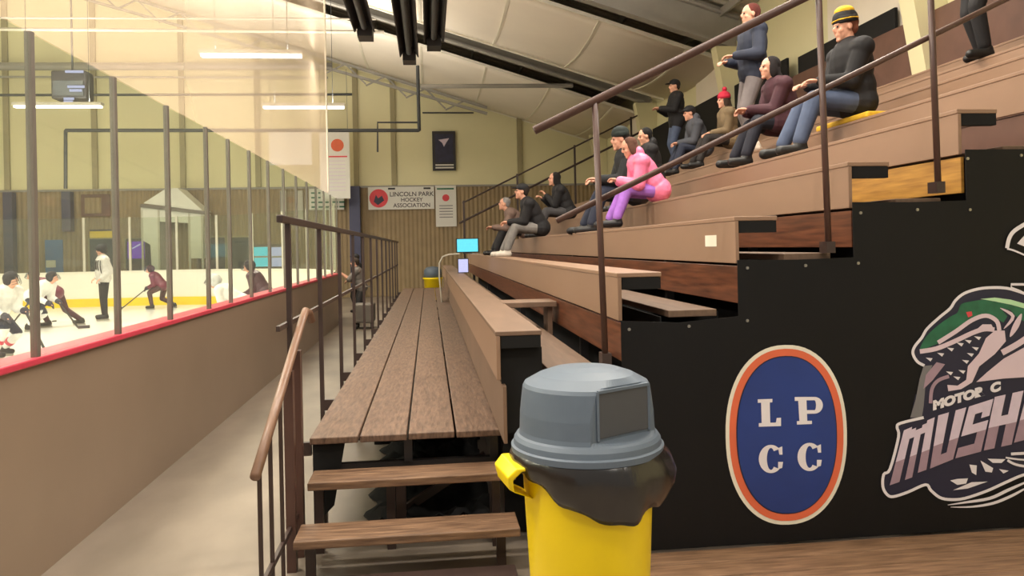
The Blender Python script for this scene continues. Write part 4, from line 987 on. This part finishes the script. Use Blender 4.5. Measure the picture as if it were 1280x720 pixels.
person((rowx(6) + .1, 13.7, rowz(6) + .0), 'standing man in black jacket, jeans and dark cap', s=.985, pel=.9, lean=.03, ankL=(.02, .1, .09), ankR=(-.03, -.1, .09), wrL=(.36, .12, 1.12), wrR=(.34, -.05, 1.12), head=.05, top='black', topc=(30, 30, 32), bot='denim', botc=(74, 86, 112), hat='cap', hatc=(26, 26, 30), coat=.2, elbow=(-.3, .5, -1))
person((rowx(6) + .1, 12.3, rowz(6) + .05), 'seated person in grey jacket and dark cap on the seventh bench', s=.98, pel=.14, lean=.42, head=.15, ankL=(.58, .11, AZ), ankR=(.62, -.12, AZ), wrL=(.52, .03, .2), wrR=(.5, -.05, .2), top='slate', topc=(74, 76, 84), bot='navy', botc=(44, 52, 76), hat='cap', hatc=(34, 32, 36), hood=True, elbow=(-.1, .2, -1))
person((rowx(6) + .1, 11.2, rowz(6) + .04), 'seated person in red pompom hat and olive brown jacket', s=.94, pel=.14, lean=.15, head=.05, ankL=(.58, .11, AZ), ankR=(.62, -.12, AZ), wrL=(.4, .03, .2), wrR=(.4, -.05, .2), top='olive', topc=(116, 98, 72), bot='dark_brown', botc=(46, 38, 36), hat='pompom', hatc=(176, 26, 54), hair=(60, 44, 34), longhair=True)
person((rowx(5) + .12, 8.85, rowz(5) + 0), 'tall standing man in navy jacket, grey trousers and pale shoes', s=1.08, pel=.9, lean=.0, ankL=(.05, .09, .09), ankR=(-.05, -.1, .09), wrL=(.27, .14, 1.06), wrR=(.27, -.1, 1.04), head=0, top='navy', topc=(34, 40, 66), bot='warm_grey', botc=(112, 104, 104), shoec=(222, 212, 198), hair=(90, 40, 34), vox=.008, bulk=1.08, elbow=(-.4, .5, -1))
person((rowx(5) + .1, 7.85, rowz(5) + .04), 'dark haired woman in maroon coat leaning forward with hands together', s=1.0, pel=.14, lean=.38, head=-.02, ankL=(.58, .11, AZ), ankR=(.62, -.12, AZ), wrL=(.62, .0, .22), wrR=(.6, -.04, .2), top='maroon', topc=(66, 32, 42), bot='dark_blue', botc=(36, 38, 56), hair=(34, 24, 26), longhair=True, coat=.5, vox=.008, elbow=(-.1, .1, -1))
person((rowx(5) + .16, 6.7, rowz(5) + .035), 'big seated man in black jacket, jeans and black and yellow knit hat', s=1.1, pel=.14, lean=.12, head=.12, ankL=(.58, .11, AZ), ankR=(.62, -.12, AZ), wrL=(.46, .1, .26), wrR=(.45, -.08, .26), top='black', topc=(28, 28, 32), bot='denim', botc=(66, 82, 112), hat='beanie', hatc=(30, 28, 30), band=True, hair=(120, 70, 50), bulk=1.15, vox=.008, coat=.1)
person((rowx(7) + .1, 6.75, rowz(7) + 0), 'person in black trousers standing high on the bleachers, mostly out of view', s=1.0, pel=.9, ankL=(.05, .09, .09), ankR=(-.06, -.09, .09), wrL=(.1, .25, .85), wrR=(.1, -.25, .85), top='black', topc=(30, 30, 32), bot='black', botc=(26, 26, 28))
person((rowx(4) + .1, 10.6, rowz(4)), 'person in a black hooded coat sitting behind the pink jacket child', s=.98, pel=.14, lean=.2, head=.2, ankL=(.58, .11, AZ), ankR=(.62, -.12, AZ), wrL=(.4, .03, .2), wrR=(.4, -.05, .2), top='black', topc=(34, 34, 38), bot='black', botc=(34, 32, 36), hair=(28, 24, 24), hood=True, bulk=1.1)
# yellow band on big man's hat and yellow cushion
cu = bevel(B('seat_cushion', cloth('yellow', (214, 170, 40)), None, (rowx(5) + .02, rowx(5) + .42, 6.3, 7.2, rowz(5) + .001, rowz(5) + .06)), .02, 3); tag(cu, 'yellow seat cushion under the big man in black', 'cushion')
# walkway people
person((-1.62, 18.6, 0), 'person in grey top and jeans leaning on the rink boards', rz=math.pi, s=.93, pel=.9, lean=.25, ankL=(.0, .1, .09), ankR=(-.12, -.1, .09), wrL=(.5, .12, 1.28), wrR=(.5, -.1, 1.26), sleeves=False, top='ash', topc=(120, 112, 108), bot='dark_grey', botc=(66, 64, 70), hair=(60, 48, 40), group='people on the walkway', elbow=(-.2, .2, -1))
person((-2.0, 21.6, 0), 'person in black jacket and dark cap farther along the rink corner', rz=math.pi * .9, s=.97, pel=.9, lean=.05, ankL=(.0, .1, .09), ankR=(-.1, -.1, .09), wrL=(.2, .22, .9), wrR=(.2, -.22, .9), top='black', topc=(30, 32, 38), bot='black', botc=(34, 32, 36), hat='cap', hatc=(26, 26, 30), group='people on the walkway')
# skaters
def ice(x, y): p = atZ(x, y, .1); return (p.x, p.y, .1)
GI = 'hockey players on the ice'
SK = .125
def stick(a_, b_, toe, label):
    a_ = Vector(a_); b_ = Vector(b_); t = tag(empty('hockey_stick', tuple(b_)), label, 'hockey stick', 'hockey sticks')
    bm = bmesh.new(); bar(bm, a_ - b_, (0, 0, 0), .03, .024); bm_obj('shaft', bm, M['dark'], t)
    bm = bmesh.new(); bar(bm, (0, 0, 0), Vector(toe), .012, .07); bm_obj('blade', bm, M['text_dark'], t); return t
def world(t, v): return Matrix.Translation(t.location) @ Matrix.Rotation(t.rotation_euler.z, 4, 'Z') @ Matrix.Scale(t.scale[0], 4) @ Vector(v)
x, y, z = ice(131, 401)
rf, _ = person((x, y, z), 'referee in striped shirt and dark trousers standing on the ice', rz=R(215), bulk=1.2, puff=.3, s=1.08, pel=.98, lean=.04, ankL=(.03, .16, SK), ankR=(-.03, -.16, SK), wrL=(.12, .2, .95), wrR=(.14, -.2, .95), top='ref_grey', topc=(196, 192, 188), bot='black', botc=(36, 36, 40), skate=True, hat='helmet', hatc=(40, 42, 46), group=GI, vox=.011, head=.1)
bm = bmesh.new(); 
for k in range(-3, 4):
    zt = _['W'](0, k * .045, .06)
    for (a0, b0) in ((.08, .44),):
        for sg in (-1, 1):
            prev = None
            for j in range(7):
                q = a0 + (b0 - a0) * j / 6; yy = k * .062; ex = .168 * math.sqrt(max(.05, 1 - (yy / .24) ** 2)) * math.sqrt(max(.1, 1 - ((q - .30) / .27) ** 2)); pnt = _['W'](sg * ex, yy, q)
                if prev is not None: bar(bm, prev, pnt, .02, .016, up=(1, 0, 0))
                prev = pnt
bm_obj('shirt_stripe', bm, M['dark'], rf)
x, y, z = ice(-6, 447)
pa_, i_ = person((x, y, z), 'hockey player in white jersey and navy shorts at the left edge', rz=R(-20), s=1.0, pel=.72, lean=.62, head=-.35, ankL=(-.05, .22, SK), ankR=(.22, -.2, SK), wrL=(.62, .05, .66), wrR=(.5, -.2, .60), top='jersey_white', topc=(232, 230, 228), bot='navy', botc=(46, 50, 72), shoec=(36, 34, 36), skate=True, shorts=True, gloves=(60, 56, 70), hat='helmet', hatc=(44, 44, 54), group=GI, vox=.011, striped=True, bulk=1.15, puff=.6)
stick(world(pa_, i_['wr'][0]), world(pa_, (1.15, -.1, .06)), (.22, .08, 0), 'stick of the white jersey player at the left edge')
x, y, z = ice(40, 413)
pa_, i_ = person((x, y, z), 'white jersey player bent over at the face-off behind the near post', rz=R(-10), s=1.0, pel=.75, lean=.95, head=-.5, ankL=(-.2, .25, SK), ankR=(.1, -.25, SK), wrL=(.66, .08, .42), wrR=(.55, -.12, .5), top='jersey_white', topc=(232, 230, 228), bot='navy', botc=(46, 50, 72), shoec=(36, 34, 36), skate=True, shorts=True, gloves=(50, 46, 60), hat='helmet', hatc=(44, 44, 54), group=GI, vox=.012, striped=True, bulk=1.15, puff=.5)
stick(world(pa_, i_['wr'][0]), world(pa_, (1.1, -.05, .06)), (.22, .08, 0), 'stick of the white jersey player at the face-off')
x, y, z = ice(72, 408)
pa_, i_ = person((x, y, z), 'maroon jersey player crouching at the face-off with a leg stretched back', rz=R(185), s=1.0, pel=.78, lean=.95, head=-.4, ankL=(.12, .22, SK), ankR=(-.45, -.18, SK), wrL=(.6, .08, .42), wrR=(.5, -.12, .5), top='jersey_maroon', topc=(104, 36, 60), bot='maroon', botc=(72, 34, 48), shoec=(36, 34, 36), skate=True, gloves=(50, 40, 44), hat='helmet', hatc=(50, 40, 46), group=GI, vox=.012, striped=True, bulk=1.15, puff=.5)
stick(world(pa_, i_['wr'][0]), world(pa_, (1.0, -.05, .06)), (-.22, .08, 0), 'stick of the crouching maroon jersey player')
x, y, z = ice(205, 386)
pa_, i_ = person((x, y, z), 'maroon jersey player skating alone near the end boards', rz=R(180), s=.95, pel=.72, lean=.7, head=-.4, ankL=(.3, .18, SK), ankR=(-.25, -.18, SK), wrL=(.5, .08, .6), wrR=(.4, -.12, .66), top='jersey_maroon', topc=(104, 44, 50), bot='brownish', botc=(70, 42, 44), shoec=(36, 34, 36), skate=True, gloves=(50, 40, 44), hat='helmet', hatc=(60, 36, 40), group=GI, vox=.012, striped=True, puff=.4)
stick(world(pa_, i_['wr'][0]), world(pa_, (1.25, .0, .06)), (-.22, .08, 0), 'stick of the lone maroon jersey player')
p = atY(303, 360, 14.5)
pa_, i_ = person((p.x, 14.5, .1), 'white jersey player bent low near the boards', rz=R(175), s=1.0, pel=.72, lean=1.0, head=-.5, ankL=(-.2, .22, SK), ankR=(.15, -.22, SK), wrL=(.6, .08, .42), wrR=(.5, -.12, .5), top='jersey_white', topc=(232, 230, 228), bot='navy', botc=(46, 50, 72), shoec=(36, 34, 36), skate=True, shorts=True, gloves=(50, 46, 60), hat='helmet', hatc=(200, 200, 200), group=GI, vox=.012, striped=True, puff=.4)
p = atY(332, 355, 16.5)
person((p.x, 16.5, .1), 'dark jersey player near the boards beside the white jersey player', rz=R(170), s=1.0, pel=.78, lean=.6, head=-.3, ankL=(-.2, .22, SK), ankR=(.15, -.22, SK), wrL=(.5, .08, .6), wrR=(.45, -.12, .6), top='jersey_dark', topc=(74, 40, 54), bot='dark_grey', botc=(60, 56, 62), shoec=(36, 34, 36), skate=True, gloves=(50, 46, 60), hat='helmet', hatc=(50, 40, 50), group=GI, vox=.012, striped=True, puff=.4)
x, y, z = ice(68, 402)
bm = bmesh.new(); tube(bm, [(0, 0, 0), (0, 0, .03)], .05, 20); o = bm_obj('hockey_puck', bm, M['dark']); o.location = (x, y, .1); tag(o, 'black hockey puck on the ice at the face-off', 'puck')

# ------------------------------------------------------------------ small things along the lowest bench
x_ = atY(584.5, 314, 19.8).x
mo = tag(empty('monitor', (x_, 19.8, rowz(1))), 'bright cyan monitor standing on the second bench at the far end', 'monitor')
bevel(B('casing', M['dark'], mo, (-.30, .30, 0, .04, .03, .40)), .01)
B('screen', M['cyan'], mo, (-.27, .27, -.006, 0, .05, .38)); B('stand', M['dark'], mo, (-.12, .12, -.06, .12, 0, .03))
x_ = atY(579, 330, 14.0).x
tb = tag(empty('tablet', (x_, 14.0, rowz(0))), 'small pale lavender tablet screen propped on the lowest bench', 'tablet')
B('casing', M['dark'], tb, (-.10, .10, 0, .012, .0, .27)); B('screen', M['lavscreen'], tb, (-.088, .088, -.003, 0, .015, .255)); B('prop_stand', M['dark'], tb, (-.05, .05, .0, .1, 0, .01))
cb = tag(empty('clear_barrier', (.40, 15.6, DZ)), 'rounded clear plastic barrier standing by the lowest bench', 'barrier')
bm = bmesh.new(); V = []
prof = [(-.16, 0), (-.20, .55), (-.19, .8), (-.12, .93), (.0, .97), (.22, .98)]
for (x, z) in prof: V.append([bm.verts.new((x, 0, z)), bm.verts.new((x, .9, z))])
for a_, b_ in zip(V, V[1:]): bm.faces.new((a_[0], b_[0], b_[1], a_[1]))
o = bm_obj('curved_sheet', bm, M['acrylic'], cb, smooth=True); md = o.modifiers.new('s', 'SOLIDIFY'); md.thickness = .01
bm = bmesh.new(); tube(bm, [(x, 0, z) for x, z in prof], .016, 8); bm_obj('edge_frame', bm, M['post_pale'], cb)
ct = tag(empty('equipment_cart', (-1.45, 17.2, 0)), 'small grey wheeled cart on the walkway by the boards', 'cart')
bevel(B('cart_box', M['post'], ct, (-.22, .22, -.3, .3, .14, .55)), .03)
B('cart_frame', M['post'], ct, (-.2, -.17, -.28, -.25, .55, .95), (.17, .2, -.28, -.25, .55, .95), (-.2, .2, -.28, -.25, .92, .95))
for a_ in (-.16, .16):
    for b_ in (-.2, .2):
        bm = bmesh.new(); tube(bm, [(a_ - .02, b_, .07), (a_ + .02, b_, .07)], .07, 16); bm_obj('wheel', bm, M['dark'], ct)

# ------------------------------------------------------------------ world and colour
w_ = bpy.data.worlds.new('world'); S.world = w_; w_.use_nodes = True
w_.node_tree.nodes['Background'].inputs[0].default_value = (1, .94, .86, 1); w_.node_tree.nodes['Background'].inputs[1].default_value = .4
vs = S.view_settings; vs.view_transform = 'Standard'; vs.look = 'None'; vs.gamma = 1; vs.use_curve_mapping = False; vs.exposure = 0.0

# separate repeated small pieces into parts of their own
def split_loose(o):
    me = o.data; n = len(me.vertices); par = list(range(n))
    def find(a):
        while par[a] != a: par[a] = par[par[a]]; a = par[a]
        return a
    for e in me.edges:
        a, b = find(e.vertices[0]), find(e.vertices[1])
        if a != b: par[a] = b
    groups = {}
    for p in me.polygons: groups.setdefault(find(p.vertices[0]), []).append(p.index)
    if len(groups) < 2: return
    src = bmesh.new(); src.from_mesh(me); base = o.name.split('.')[0]; first = True
    for gk, idx in groups.items():
        b = src.copy(); b.faces.ensure_lookup_table(); keep = set(idx)
        bmesh.ops.delete(b, geom=[f for f in b.faces if f.index not in keep], context='FACES')
        m2 = bpy.data.meshes.new(base); b.to_mesh(m2); b.free()
        for k in me.materials: m2.materials.append(k)
        if first: o.data = m2; first = False; continue
        c = o.copy(); c.data = m2; c.name = base; COL.objects.link(c)
    src.free()
for o in list(S.objects):
    if o.type == 'MESH' and o.name.split('.')[0] in ('tube', 'hanger', 'light_strip', 'hanging_cord', 'web_bar', 'chord', 'clip', 'caption_strip', 'pole', 'text_lines', 'hair_x', 'joist', 'brace', 'cart_frame', 'window_frame', 'shade_liner', 'fish_teeth', 'shirt_stripe_x'): split_loose(o)
